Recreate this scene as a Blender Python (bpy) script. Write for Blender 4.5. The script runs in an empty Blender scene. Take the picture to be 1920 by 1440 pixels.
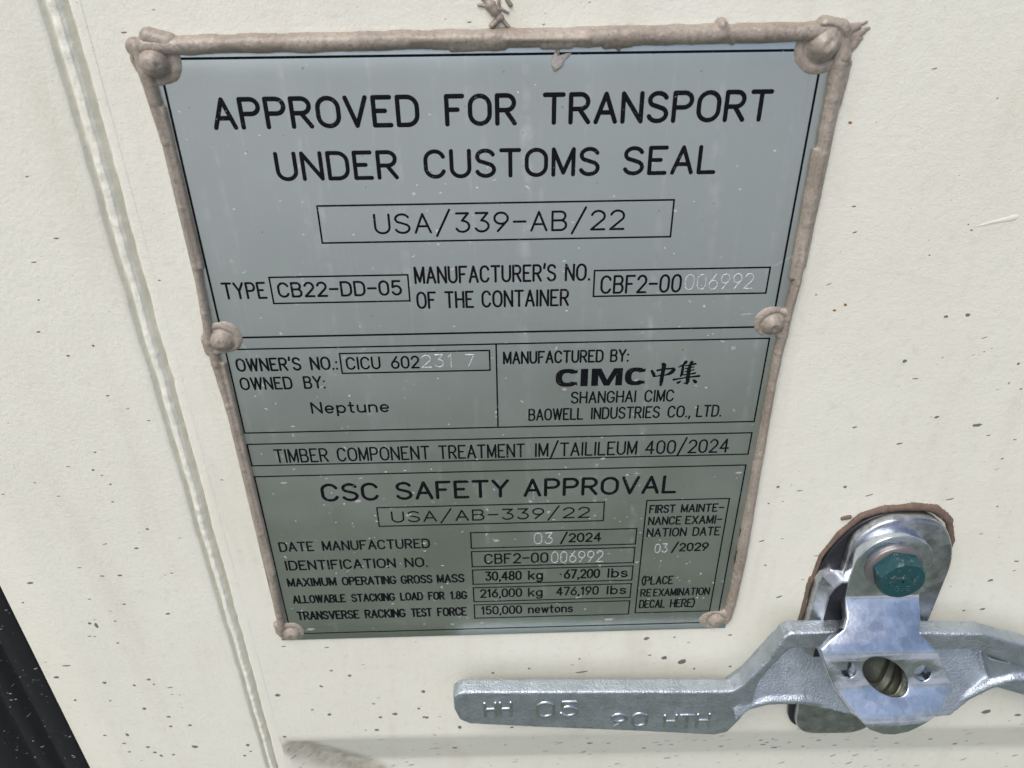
import bpy, bmesh, math, random
import numpy as np
from mathutils import Vector, Matrix, noise

# ------------------------------------------------------------------ camera, sky, sun, exposure
Z0 = 1.45                      # height of the data plate's upper edge above the ground (metres)
scene = bpy.context.scene
COL = scene.collection

cam_data = bpy.data.cameras.new('camera')
cam = bpy.data.objects.new('camera', cam_data)
COL.objects.link(cam)
cam_data.sensor_width = 36.0
cam_data.lens = 26.476
right = Vector((0.99959246, -0.02694328, -0.00943238))
up = Vector((0.02188927, 0.51133129, 0.85910487))
fwd = Vector((0.01832404, 0.85896122, -0.51171267))
m = Matrix.Identity(4)
for r in range(3):
    m[r][0], m[r][1], m[r][2] = right[r], up[r], -fwd[r]
m.translation = Vector((-0.000756, -0.245481, Z0 + 0.030702))
cam.matrix_world = m
cam_data.clip_start = 0.01
cam_data.clip_end = 600
cam_data.dof.use_dof = True
cam_data.dof.focus_distance = 0.285
cam_data.dof.aperture_fstop = 24
scene.camera = cam

SUN_EL, SUN_AZ = math.radians(58), math.radians(212)   # a veiled sun high in front, to the left: soft overcast light
world = bpy.data.worlds.new('World')
scene.world = world
world.use_nodes = True
nt = world.node_tree
nt.nodes.clear()
sky = nt.nodes.new('ShaderNodeTexSky')
sky.sky_type = 'NISHITA'
sky.sun_disc = False
sky.sun_elevation = SUN_EL
sky.sun_rotation = SUN_AZ
sky.air_density = 0.8
sky.dust_density = 4.0
sky.ozone_density = 1.0
bg = nt.nodes.new('ShaderNodeBackground')
bg.inputs['Strength'].default_value = 0.10
wo = nt.nodes.new('ShaderNodeOutputWorld')
nt.links.new(sky.outputs[0], bg.inputs[0])
nt.links.new(bg.outputs[0], wo.inputs[0])
sun_d = bpy.data.lights.new('sun', 'SUN')
sun_d.energy = 1.25
sun_d.angle = math.radians(50)
sun_d.color = (1.0, 0.975, 0.94)
sun = bpy.data.objects.new('sun', sun_d)
COL.objects.link(sun)
sdir = Vector((math.sin(SUN_AZ) * math.cos(SUN_EL), math.cos(SUN_AZ) * math.cos(SUN_EL), math.sin(SUN_EL)))
sun.rotation_euler = sdir.to_track_quat('Z', 'Y').to_euler()
sun.location = (2, 3, 6)
scene.view_settings.view_transform = 'Standard'
scene.view_settings.look = 'None'
scene.view_settings.gamma = 1.0
scene.view_settings.use_curve_mapping = False
scene.view_settings.exposure = 0.59
scene.cycles.max_bounces = 8

# ------------------------------------------------------------------ helpers (plate millimetres: u right, v down, h out of the door)
def W(u, v, h):
    return ((u - 100.0) / 1000.0, -h / 1000.0, Z0 - v / 1000.0)

D0 = -0.8                      # door skin lies 0.8 mm behind the printed face of the plate

class MB:
    """collects faces given in plate millimetres and links them as ONE mesh object"""
    def __init__(self):
        self.v, self.f, self.m = [], [], []
        self.attr = []
    def add(self, vs, fs, mi=0):
        o = len(self.v)
        self.v += [tuple(p) for p in vs]
        self.f += [tuple(i + o for i in f) for f in fs]
        self.m += [mi] * len(fs)
    def build(self, name, mats, parent=None, smooth=True, flip=False):
        if not isinstance(mats, (list, tuple)):
            mats = [mats]
        me = bpy.data.meshes.new(name)
        org = Vector(parent.location) if parent is not None else Vector((0, 0, 0))
        par = parent
        while par is not None and par.parent is not None:
            par = par.parent
            org = org + Vector(par.location)
        # parts keep their parent's origin; coordinates are stored relative to it
        vs = [Vector(W(*p)) - org for p in self.v]
        me.from_pydata(vs, [], [f[::-1] if flip else f for f in self.f])
        for mt in mats:
            me.materials.append(mt)
        me.polygons.foreach_set('material_index', self.m)
        me.polygons.foreach_set('use_smooth', [smooth] * len(me.polygons))
        me.validate()
        me.update()
        o = bpy.data.objects.new(name, me)
        COL.objects.link(o)
        if parent is not None:
            o.parent = parent
        return o

def tag(o, label=None, cat=None, group=None, kind=None):
    if label: o['label'] = label
    if cat: o['category'] = cat
    if group: o['group'] = group
    if kind: o['kind'] = kind
    return o

def empty(name, u, v, h):
    o = bpy.data.objects.new(name, None)
    o.empty_display_size = 0.02
    o.location = W(u, v, h)
    COL.objects.link(o)
    return o

def fix_normals(o):
    bm = bmesh.new(); bm.from_mesh(o.data)
    bmesh.ops.recalc_face_normals(bm, faces=bm.faces)
    bm.to_mesh(o.data); bm.free()

def nz(x, y, z=0.0):
    return noise.noise(Vector((x, y, z)))

# ------------------------------------------------------------------ materials
class NT:
    def __init__(self, name):
        self.mat = bpy.data.materials.new(name)
        self.mat.use_nodes = True
        self.n = self.mat.node_tree
        self.p = self.n.nodes['Principled BSDF']
        self.tc = self.n.nodes.new('ShaderNodeTexCoord')
        g = self.n.nodes.new('ShaderNodeNewGeometry')
        self.pos = g.outputs['Position']
    def node(self, t, **kw):
        n = self.n.nodes.new(t)
        for k, v in kw.items():
            setattr(n, k, v)
        return n
    def link(self, a, b):
        self.n.links.new(a, b)
    def mapped(self, scale=(1, 1, 1), rot=(0, 0, 0)):
        mp = self.node('ShaderNodeMapping')
        mp.inputs['Scale'].default_value = scale
        mp.inputs['Rotation'].default_value = rot
        self.link(self.pos, mp.inputs['Vector'])
        return mp.outputs[0]
    def noise(self, scale, detail=3, rough=0.55, vec=None, dist=0.0):
        t = self.node('ShaderNodeTexNoise')
        t.inputs['Scale'].default_value = scale
        t.inputs['Detail'].default_value = detail
        t.inputs['Roughness'].default_value = rough
        t.inputs['Distortion'].default_value = dist
        self.link(vec if vec is not None else self.pos, t.inputs['Vector'])
        return t.outputs['Fac']
    def vor(self, scale, vec=None, out='Distance', feature='F1'):
        t = self.node('ShaderNodeTexVoronoi', feature=feature)
        t.inputs['Scale'].default_value = scale
        self.link(vec if vec is not None else self.pos, t.inputs['Vector'])
        return t.outputs[out]
    def ramp(self, fac, *stops, interp='LINEAR'):
        r = self.node('ShaderNodeMapRange')
        (a, x), (b, y) = stops
        r.interpolation_type = 'SMOOTHSTEP' if interp == 'S' else 'LINEAR'
        r.inputs['From Min'].default_value = a; r.inputs['To Min'].default_value = x
        r.inputs['From Max'].default_value = b; r.inputs['To Max'].default_value = y
        self.link(fac, r.inputs['Value'])
        return r.outputs[0]
    def math(self, op, a, b=None):
        n = self.node('ShaderNodeMath', operation=op)
        for i, x in enumerate((a, b)):
            if x is None: continue
            if isinstance(x, (int, float)): n.inputs[i].default_value = x
            else: self.link(x, n.inputs[i])
        return n.outputs[0]
    def mix(self, fac, a, b):
        n = self.node('ShaderNodeMix', data_type='RGBA')
        if isinstance(fac, (int, float)): n.inputs[0].default_value = fac
        else: self.link(fac, n.inputs[0])
        for i, x in ((6, a), (7, b)):
            if isinstance(x, tuple): n.inputs[i].default_value = (*x, 1)
            else: self.link(x, n.inputs[i])
        return n.outputs[2]
    def color(self, x):
        if isinstance(x, tuple): self.p.inputs['Base Color'].default_value = (*x, 1)
        else: self.link(x, self.p.inputs['Base Color'])
    def set(self, name, x):
        if isinstance(x, (int, float)): self.p.inputs[name].default_value = x
        else: self.link(x, self.p.inputs[name])
    def bump(self, height, strength=0.3, dist=0.001, prev=None):
        b = self.node('ShaderNodeBump')
        b.inputs['Strength'].default_value = strength
        b.inputs['Distance'].default_value = dist
        self.link(height, b.inputs['Height'])
        if prev is not None: self.link(prev, b.inputs['Normal'])
        self.link(b.outputs[0], self.p.inputs['Normal'])
        return b.outputs[0]

def mat_paint():
    k = NT('cream_door_paint')
    big = k.noise(9, 4, 0.6)
    streak = k.noise(1, 4, 0.6, k.mapped((60, 60, 6)))
    fine = k.noise(220, 3, 0.6)
    a = k.node('ShaderNodeAttribute', attribute_name='dirt_and_shade')  # grime on the panel, painted groove shade on the seam
    base = k.mix(k.ramp(big, (0.35, 0.0), (0.7, 1.0)), (0.775, 0.772, 0.68), (0.745, 0.738, 0.635))
    base = k.mix(k.math('MULTIPLY', k.ramp(streak, (0.53, 0.0), (0.78, 1.0)), 0.26), base, (0.52, 0.46, 0.36))
    base = k.mix(k.math('MULTIPLY', k.ramp(fine, (0.56, 0.0), (0.75, 1.0)), 0.16), base, (0.42, 0.40, 0.36))
    # tiny dark specks of road dirt
    v1 = k.vor(420, k.mapped((1.0, 1.0, 2.2), (0, 0.35, 0)))
    cell = k.vor(420, k.mapped((1.0, 1.0, 2.2), (0, 0.35, 0)), 'Color')
    sep = k.node('ShaderNodeSeparateColor'); k.link(cell, sep.inputs[0])
    rad = k.ramp(sep.outputs[0], (0.90, 0.0), (1.0, 0.16))
    speck = k.math('LESS_THAN', v1, rad)
    base = k.mix(k.math('MULTIPLY', speck, 0.6), base, (0.20, 0.185, 0.17))
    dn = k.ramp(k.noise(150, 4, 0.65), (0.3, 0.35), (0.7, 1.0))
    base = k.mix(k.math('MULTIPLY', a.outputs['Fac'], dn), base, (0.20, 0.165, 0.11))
    k.color(base)
    k.set('Roughness', k.ramp(k.noise(60, 3), (0.3, 0.42), (0.7, 0.56)))
    k.set('Specular IOR Level', 0.4)
    h = k.math('ADD', k.noise(1300, 3, 0.55), k.math('MULTIPLY', k.noise(520, 2, 0.5), 1.2))
    b = k.bump(h, 0.45, 0.00024)
    k.bump(k.noise(35, 2), 0.12, 0.003, b)
    return k.mat

def mat_chip():
    k = NT('bare_chip_grey')
    k.color(k.mix(k.noise(1500, 3), (0.10, 0.095, 0.09), (0.24, 0.23, 0.22)))
    k.set('Roughness', 0.7)
    k.bump(k.noise(2500, 2), 0.5, 0.0002)
    return k.mat

def mat_plain(name, col, rough=0.6, metal=0.0, var=0.25, scale=400, bump=0.3, bd=0.0002, spec=0.5):
    k = NT(name)
    d = tuple(c * (1 - var) for c in col)
    k.color(k.mix(k.noise(scale, 4, 0.6), d, col))
    k.set('Roughness', rough); k.set('Metallic', metal); k.set('Specular IOR Level', spec)
    if bump: k.bump(k.noise(scale * 2, 3), bump, bd)
    return k.mat

def mat_plate():
    k = NT('brushed_plate_metal')
    brush = k.noise(1, 3, 0.6, k.mapped((1400, 1, 22)))
    cloud = k.noise(26, 4, 0.6)
    base = k.mix(cloud, (0.49, 0.54, 0.515), (0.59, 0.64, 0.615))
    # vertical run marks of dried water
    run = k.noise(1, 4, 0.62, k.mapped((150, 1, 9)))
    runm = k.math('MULTIPLY', k.ramp(run, (0.54, 0.0), (0.70, 1.0)), k.ramp(k.noise(170, 3), (0.42, 0.0), (0.62, 1.0)))
    base = k.mix(k.math('MULTIPLY', runm, 0.6), base, (0.78, 0.79, 0.78))
    # grime specks, dark
    vec = k.mapped((1, 1, 1))
    d = k.vor(330, vec); c = k.vor(330, vec, 'Color')
    sep = k.node('ShaderNodeSeparateColor'); k.link(c, sep.inputs[0])
    spk = k.math('LESS_THAN', d, k.ramp(sep.outputs[0], (0.86, 0.0), (1.0, 0.13)))
    base = k.mix(k.math('MULTIPLY', spk, 0.5), base, (0.10, 0.10, 0.09))
    # short pale nicks
    vec2 = k.mapped((1, 1, 2.6), (0, 0.6, 0))
    d2 = k.vor(210, vec2, 'Distance'); c2 = k.vor(210, vec2, 'Color')
    sep2 = k.node('ShaderNodeSeparateColor'); k.link(c2, sep2.inputs[0])
    nick = k.math('LESS_THAN', d2, k.ramp(sep2.outputs[1], (0.86, 0.0), (1.0, 0.085)))
    nick = k.math('MULTIPLY', nick, k.ramp(k.noise(900, 2), (0.45, 0.0), (0.6, 1.0)))
    base = k.mix(nick, base, (0.86, 0.86, 0.86))
    k.color(base)
    k.set('Metallic', k.math('SUBTRACT', 1.0, k.math('MAXIMUM', k.math('MULTIPLY', nick, 0.8), k.math('MULTIPLY', spk, 0.5))))
    r = k.math('ADD', k.ramp(cloud, (0.3, 0.30), (0.7, 0.40)), k.math('MULTIPLY', runm, 0.15))
    k.set('Roughness', r)
    b = k.bump(brush, 0.10, 0.00005)
    k.bump(k.noise(14, 2), 0.10, 0.003, b)
    return k.mat

def mat_ink():
    k = NT('black_plate_ink')
    wear = k.math('MULTIPLY', k.ramp(k.noise(1500, 3, 0.6), (0.63, 0.0), (0.68, 1.0)), k.ramp(k.noise(110, 2), (0.5, 0.0), (0.66, 1.0)))
    k.color(k.mix(wear, (0.006, 0.007, 0.009), (0.40, 0.42, 0.41)))
    k.set('Roughness', 0.6); k.set('Specular IOR Level', 0.08)
    return k.mat

def mat_stamp():
    k = NT('punched_bright_metal')
    k.color(k.mix(k.ramp(k.noise(1300, 3), (0.40, 0.0), (0.6, 1.0)), (0.42, 0.44, 0.45), (0.72, 0.74, 0.76)))
    k.set('Metallic', 0.35); k.set('Roughness', 0.5)
    k.bump(k.noise(2500, 2), 0.5, 0.0002)
    return k.mat

def mat_sealant():
    k = NT('taupe_sealant')
    n1 = k.noise(45, 5, 0.62)
    base = k.mix(k.ramp(n1, (0.32, 0.0), (0.7, 1.0)), (0.24, 0.205, 0.165), (0.385, 0.34, 0.285))
    base = k.mix(k.math('MULTIPLY', k.ramp(k.noise(900, 4, 0.7), (0.5, 0.0), (0.70, 1.0)), 0.7), base, (0.15, 0.12, 0.10))
    base = k.mix(k.math('MULTIPLY', k.ramp(k.noise(600, 4, 0.7), (0.55, 0.0), (0.75, 1.0)), 0.45), base, (0.62, 0.54, 0.47))
    k.color(base)
    k.set('Roughness', k.ramp(k.noise(80, 3), (0.35, 0.32), (0.65, 0.52)))
    b = k.bump(k.noise(1000, 3, 0.6), 0.4, 0.00035)
    k.bump(k.noise(160, 3), 0.25, 0.001, b)
    return k.mat

def mat_zinc(name, lo, hi, rough=(0.26, 0.42), bump=0.25, bscale=500, bd=0.0004, grime=0.25):
    k = NT(name)
    sp = k.vor(230, None, 'Color')
    sep = k.node('ShaderNodeSeparateColor'); k.link(sp, sep.inputs[0])
    n = k.math('ADD', k.math('MULTIPLY', k.noise(120, 4, 0.65), 0.7), k.math('MULTIPLY', sep.outputs[0], 0.3))
    base = k.mix(k.ramp(n, (0.3, 0.0), (0.72, 1.0)), lo, hi)
    base = k.mix(k.math('MULTIPLY', k.ramp(k.noise(420, 4, 0.7), (0.57, 0.0), (0.72, 1.0)), grime), base, (0.10, 0.10, 0.10))
    k.color(base)
    k.set('Metallic', 1.0)
    k.set('Roughness', k.ramp(k.noise(240, 3), (0.3, rough[0]), (0.7, rough[1])))
    k.bump(k.noise(bscale, 4, 0.6), bump, bd)
    return k.mat

def mat_cast():
    k = NT('galvanised_cast_steel')
    n = k.noise(90, 5, 0.65)
    base = k.mix(k.ramp(n, (0.3, 0.0), (0.7, 1.0)), (0.40, 0.455, 0.50), (0.57, 0.63, 0.69))
    base = k.mix(k.math('MULTIPLY', k.ramp(k.noise(380, 4, 0.7), (0.60, 0.0), (0.74, 1.0)), 0.5), base, (0.12, 0.13, 0.13))
    k.color(base)
    k.set('Metallic', 0.95)
    k.set('Roughness', k.ramp(k.noise(200, 3), (0.3, 0.34), (0.7, 0.5)))
    h = k.math('ADD', k.noise(760, 3, 0.6), k.noise(1500, 2, 0.5))
    k.bump(h, 0.6, 0.0006)
    return k.mat

def mat_ground():
    k = NT('yard_gravel')
    n = k.noise(6, 6, 0.65)
    base = k.mix(k.ramp(n, (0.3, 0.0), (0.7, 1.0)), (0.085, 0.105, 0.07), (0.16, 0.18, 0.14))
    k.color(base); k.set('Roughness', 0.95)
    k.bump(k.noise(60, 4), 0.6, 0.01)
    return k.mat

def mat_reflector():  # pale colour chosen to brighten reflections in the plate
    k = NT('pale_ground_reflector')
    k.color(k.mix(k.ramp(k.noise(0.7, 6, 0.6), (0.3, 0.0), (0.7, 1.0)), (0.36, 0.37, 0.38), (0.50, 0.51, 0.52)))
    k.set('Roughness', 0.9)
    return k.mat

def mat_teal():
    k = NT('teal_bolt_paint')
    base = k.mix(k.noise(260, 4, 0.6), (0.005, 0.042, 0.050), (0.010, 0.075, 0.084))
    worn = k.math('MULTIPLY', k.ramp(k.noise(520, 5, 0.7), (0.56, 0.0), (0.62, 1.0)), k.ramp(k.noise(130, 2), (0.48, 0.0), (0.6, 1.0)))
    base = k.mix(worn, base, (0.22, 0.17, 0.14))
    k.color(base)
    k.set('Roughness', k.ramp(k.noise(300, 3), (0.3, 0.32), (0.7, 0.55)))
    k.bump(k.noise(700, 4, 0.65), 0.5, 0.0004)
    return k.mat

M = dict(paint=mat_paint(), chip=mat_chip(), plate=mat_plate(), ink=mat_ink(), stamp=mat_stamp(), seal=mat_sealant(),
         zinc=mat_zinc('zinc_plated_steel', (0.50, 0.55, 0.61), (0.72, 0.78, 0.84), (0.15, 0.27), 0.2, 420, 0.0004, 0.2),
         bracket=mat_zinc('weathered_zinc_bracket', (0.34, 0.36, 0.39), (0.58, 0.61, 0.65), (0.25, 0.42), 0.2, 500, 0.0003, 0.35),
         cast=mat_cast(), ground=mat_ground(), reflector=mat_reflector(),
         dark=mat_plain('painted_shade_steel', (0.055, 0.057, 0.068), 0.38, 0.6, 0.4, 300, 0.2),  # steel with gap shade and lug reflection put into its colour
         teal=mat_teal(),
         washer=mat_plain('dull_brown_washer', (0.33, 0.30, 0.30), 0.42, 0.8, 0.35, 300, 0.25),
         rust=mat_plain('rusty_brown_sealant', (0.20, 0.14, 0.105), 0.75, 0.0, 0.6, 260, 0.6, 0.0006),
         rubber=mat_plain('black_rubber', (0.011, 0.012, 0.016), 0.5, 0.0, 0.5, 150, 0.35, 0.0004, 0.35),
         dust=mat_plain('pale_dust', (0.42, 0.44, 0.46), 0.9, 0.0, 0.5, 900, 0.3),
         thread=mat_plain('olive_greased_thread', (0.12, 0.125, 0.095), 0.34, 0.7, 0.4, 300, 0.3),
         nick=mat_plain('bright_scuff', (0.80, 0.81, 0.82), 0.6, 0.0, 0.3, 900, 0.2),
         white=mat_plain('white_paint_dab', (0.80, 0.785, 0.73), 0.5, 0.0, 0.08, 300, 0.3),
         orange=mat_plain('orange_rust', (0.38, 0.15, 0.03), 0.8, 0.0, 0.5, 900, 0.3),
         flake=mat_plain('pale_dry_flake', (0.52, 0.49, 0.45), 0.7, 0.0, 0.45, 500, 0.7, 0.0005))
TEXT = [
 (20.75, 11.07, 1.35, 'ink', [('APPROVED', 12.27, 76.54), ('FOR', 84.42, 106.89), ('TRANSPORT', 115.02, 187.0)]),
 (37.12, 27.75, 1.25, 'ink', [('UNDER', 29.19, 68.46), ('CUSTOMS', 76.78, 133.76), ('SEAL', 141.29, 171.78)]),
 (55.59, 48.47, 0.70, 'ink', [('USA/339-AB/22', 58.75, 143.22)]),
 (78.41, 71.99, 0.75, 'ink', [('TYPE', 3.47, 18.81)]),
 (78.14, 72.30, 0.75, 'ink', [('CB22-DD-05', 22.71, 66.12)]),
 (73.94, 67.43, 0.75, 'ink', [("MANUFACTURER'S", 70.78, 120.4), ('NO.', 123.41, 132.42)]),
 (83.53, 76.88, 0.75, 'ink', [('OF', 70.89, 77.93), ('THE', 80.9, 91.25), ('CONTAINER', 93.96, 125.17)]),
 (79.12, 72.05, 0.75, 'ink', [('CBF2-00', 136.12, 164.92)]),
 (78.32, 72.21, 0.45, 'stamp', [('006992', 166.0, 190.64)]),
 (107.72, 102.02, 0.75, 'ink', [("OWNER'S", 2.41, 26.37), ('NO.:', 29.71, 39.9)]),
 (107.87, 102.44, 0.72, 'ink', [('CICU', 42.94, 55.72), ('602', 59.54, 70.15)]),
 (107.75, 102.21, 0.45, 'stamp', [('231', 70.83, 82.52)]),
 (107.69, 102.24, 0.45, 'stamp', [('7', 87.34, 90.78)]),
 (115.73, 110.16, 0.75, 'ink', [('OWNED', 2.35, 21.9), ('BY:', 26.05, 34.22)]),
 (126.97, 121.63, 0.75, 'ink', [('Neptune', 27.2, 57.13)]),
 (106.95, 101.52, 0.75, 'ink', [('MANUFACTURED', 101.23, 138.76), ('BY:', 141.19, 148.32)]),
 (125.03, 119.54, 0.70, 'ink', [('SHANGHAI', 127.06, 152.33), ('CIMC', 155.51, 166.97)]),
 (132.53, 126.94, 0.70, 'ink', [('BAOWELL', 110.73, 132.18), ('INDUSTRIES', 135.11, 162.18), ('CO.,', 165.16, 174.38), ('LTD.', 176.46, 186.52)]),
 (150.03, 143.23, 0.70, 'ink', [('TIMBER', 9.48, 30.79), ('COMPONENT', 34.31, 71.24), ('TREATMENT', 74.77, 109.39), ('IM/TAILILEUM', 113.33, 154.52), ('400/2024', 157.77, 191.74)]),
 (170.46, 160.99, 1.30, 'ink', [('CSC', 25.28, 49.02), ('SAFETY', 55.92, 102.8), ('APPROVAL', 108.79, 172.55)]),
 (182.67, 176.58, 0.65, 'ink', [('USA/AB-339/22', 52.94, 136.94)]),
 (197.60, 192.00, 0.80, 'ink', [('DATE', 3.21, 18.21), ('MANUFACTURED', 21.77, 68.21)]),
 (208.65, 202.83, 0.80, 'ink', [('IDENTIFICATION', 4.11, 52.51), ('NO.', 56.37, 66.58)]),
 (218.63, 213.34, 0.85, 'ink', [('MAXIMUM', 3.36, 25.22), ('OPERATING', 27.61, 51.84), ('GROSS', 53.78, 67.99), ('MASS', 69.85, 82.28)]),
 (229.18, 223.96, 0.85, 'ink', [('ALLOWABLE', 4.06, 27.99), ('STACKING', 30.52, 50.4), ('LOAD', 52.63, 63.05), ('FOR', 65.29, 72.82), ('1.8G', 75.21, 83.07)]),
 (239.94, 234.24, 0.85, 'ink', [('TRANSVERSE', 4.44, 33.01), ('RACKING', 35.47, 54.31), ('TEST', 56.72, 66.43), ('FORCE', 68.77, 82.46)]),
 (197.04, 190.49, 0.45, 'stamp', [('03', 113.14, 121.47)]),
 (196.37, 191.03, 0.80, 'ink', [('/2024', 124.62, 142.54)]),
 (207.94, 201.80, 0.75, 'ink', [('CBF2-00', 91.39, 119.69)]),
 (208.40, 201.61, 0.45, 'stamp', [('006992', 120.87, 143.94)]),
 (218.14, 212.38, 0.80, 'ink', [('30,480', 91.46, 107.91), ('kg', 110.7, 117.46), ('·', 124.79, 125.75), ('67,200', 126.78, 143.01), ('lbs', 146.3, 155.54)]),
 (228.69, 223.12, 0.80, 'ink', [('216,000', 88.9, 108.05), ('kg', 110.71, 117.44), ('476,190', 123.51, 142.99), ('lbs', 146.52, 155.58)]),
 (239.65, 234.10, 0.80, 'ink', [('150,000', 88.98, 108.02), ('newtons', 110.73, 131.57)]),
 (181.11, 176.52, 0.70, 'ink', [('FIRST', 162.11, 173.26), ('MAINTE-', 175.61, 194.06)]),
 (187.75, 182.97, 0.70, 'ink', [('NANCE', 162.14, 176.5), ('EXAMI-', 178.16, 194.16)]),
 (194.52, 189.45, 0.70, 'ink', [('NATION', 162.08, 179.48), ('DATE', 182.08, 194.13)]),
 (203.94, 198.59, 0.45, 'stamp', [('03', 166.3, 172.06)]),
 (203.36, 198.33, 0.80, 'ink', [('/2029', 173.75, 190.18)]),
 (223.26, 217.92, 0.75, 'ink', [('(PLACE', 162.03, 176.6)]),
 (230.75, 225.81, 0.70, 'ink', [('RE', 162.16, 167.27), ('EXAMINATION', 168.07, 194.13)]),
 (238.29, 232.81, 0.75, 'ink', [('DECAL', 162.13, 174.28), ('HERE)', 176.49, 188.23)]),
]
BRUSH = [
 [(157.35, 111.12, 0.51), (158.23, 112.6, 0.71), (158.48, 113.48, 0.58), (159.5, 113.51, 0.24), (160.66, 113.2, 0.34)],
 [(159.44, 110.98, 0.44), (162.25, 110.41, 0.41), (165.44, 110.26, 0.41)],
 [(165.37, 110.41, 0.68), (165.82, 110.66, 0.76), (165.09, 111.8, 0.81), (163.99, 112.64, 0.61), (162.35, 113.19, 0.24)],
 [(161.47, 108.34, 0.77), (161.83, 108.63, 0.88), (161.7, 110.75, 0.78), (161.48, 113.85, 0.76), (161.41, 115.81, 0.77), (161.3, 117.48, 0.48)],
 [(169.95, 107.59, 0.67), (168.99, 108.81, 0.51), (167.25, 109.88, 0.14)],
 [(169.05, 109.39, 0.51), (169.0, 112.09, 0.61), (168.66, 113.64, 0.44)],
 [(172.16, 107.83, 0.71), (171.71, 109.07, 0.57), (171.38, 110.6, 0.74), (171.47, 112.93, 0.78)],
 [(169.88, 109.21, 0.27), (171.87, 108.98, 0.3), (173.66, 108.44, 0.44)],
 [(170.01, 110.47, 0.27), (173.14, 109.78, 0.29)],
 [(170.15, 111.73, 0.27), (173.28, 111.03, 0.29)],
 [(169.29, 113.17, 0.31), (172.3, 112.85, 0.31), (173.96, 112.5, 0.41)],
 [(166.02, 115.18, 0.48), (167.77, 114.89, 0.37), (170.44, 114.37, 0.29), (172.79, 114.13, 0.37), (175.64, 113.81, 0.48)],
 [(171.38, 113.71, 0.78), (171.51, 116.06, 0.75), (171.24, 117.04, 0.65), (170.1, 116.78, 0.21)],
 [(168.89, 115.84, 0.24), (168.27, 116.38, 0.51), (167.78, 116.56, 0.55)],
 [(173.44, 115.36, 0.2), (174.1, 115.93, 0.65), (174.58, 116.44, 0.68)],
]
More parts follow.
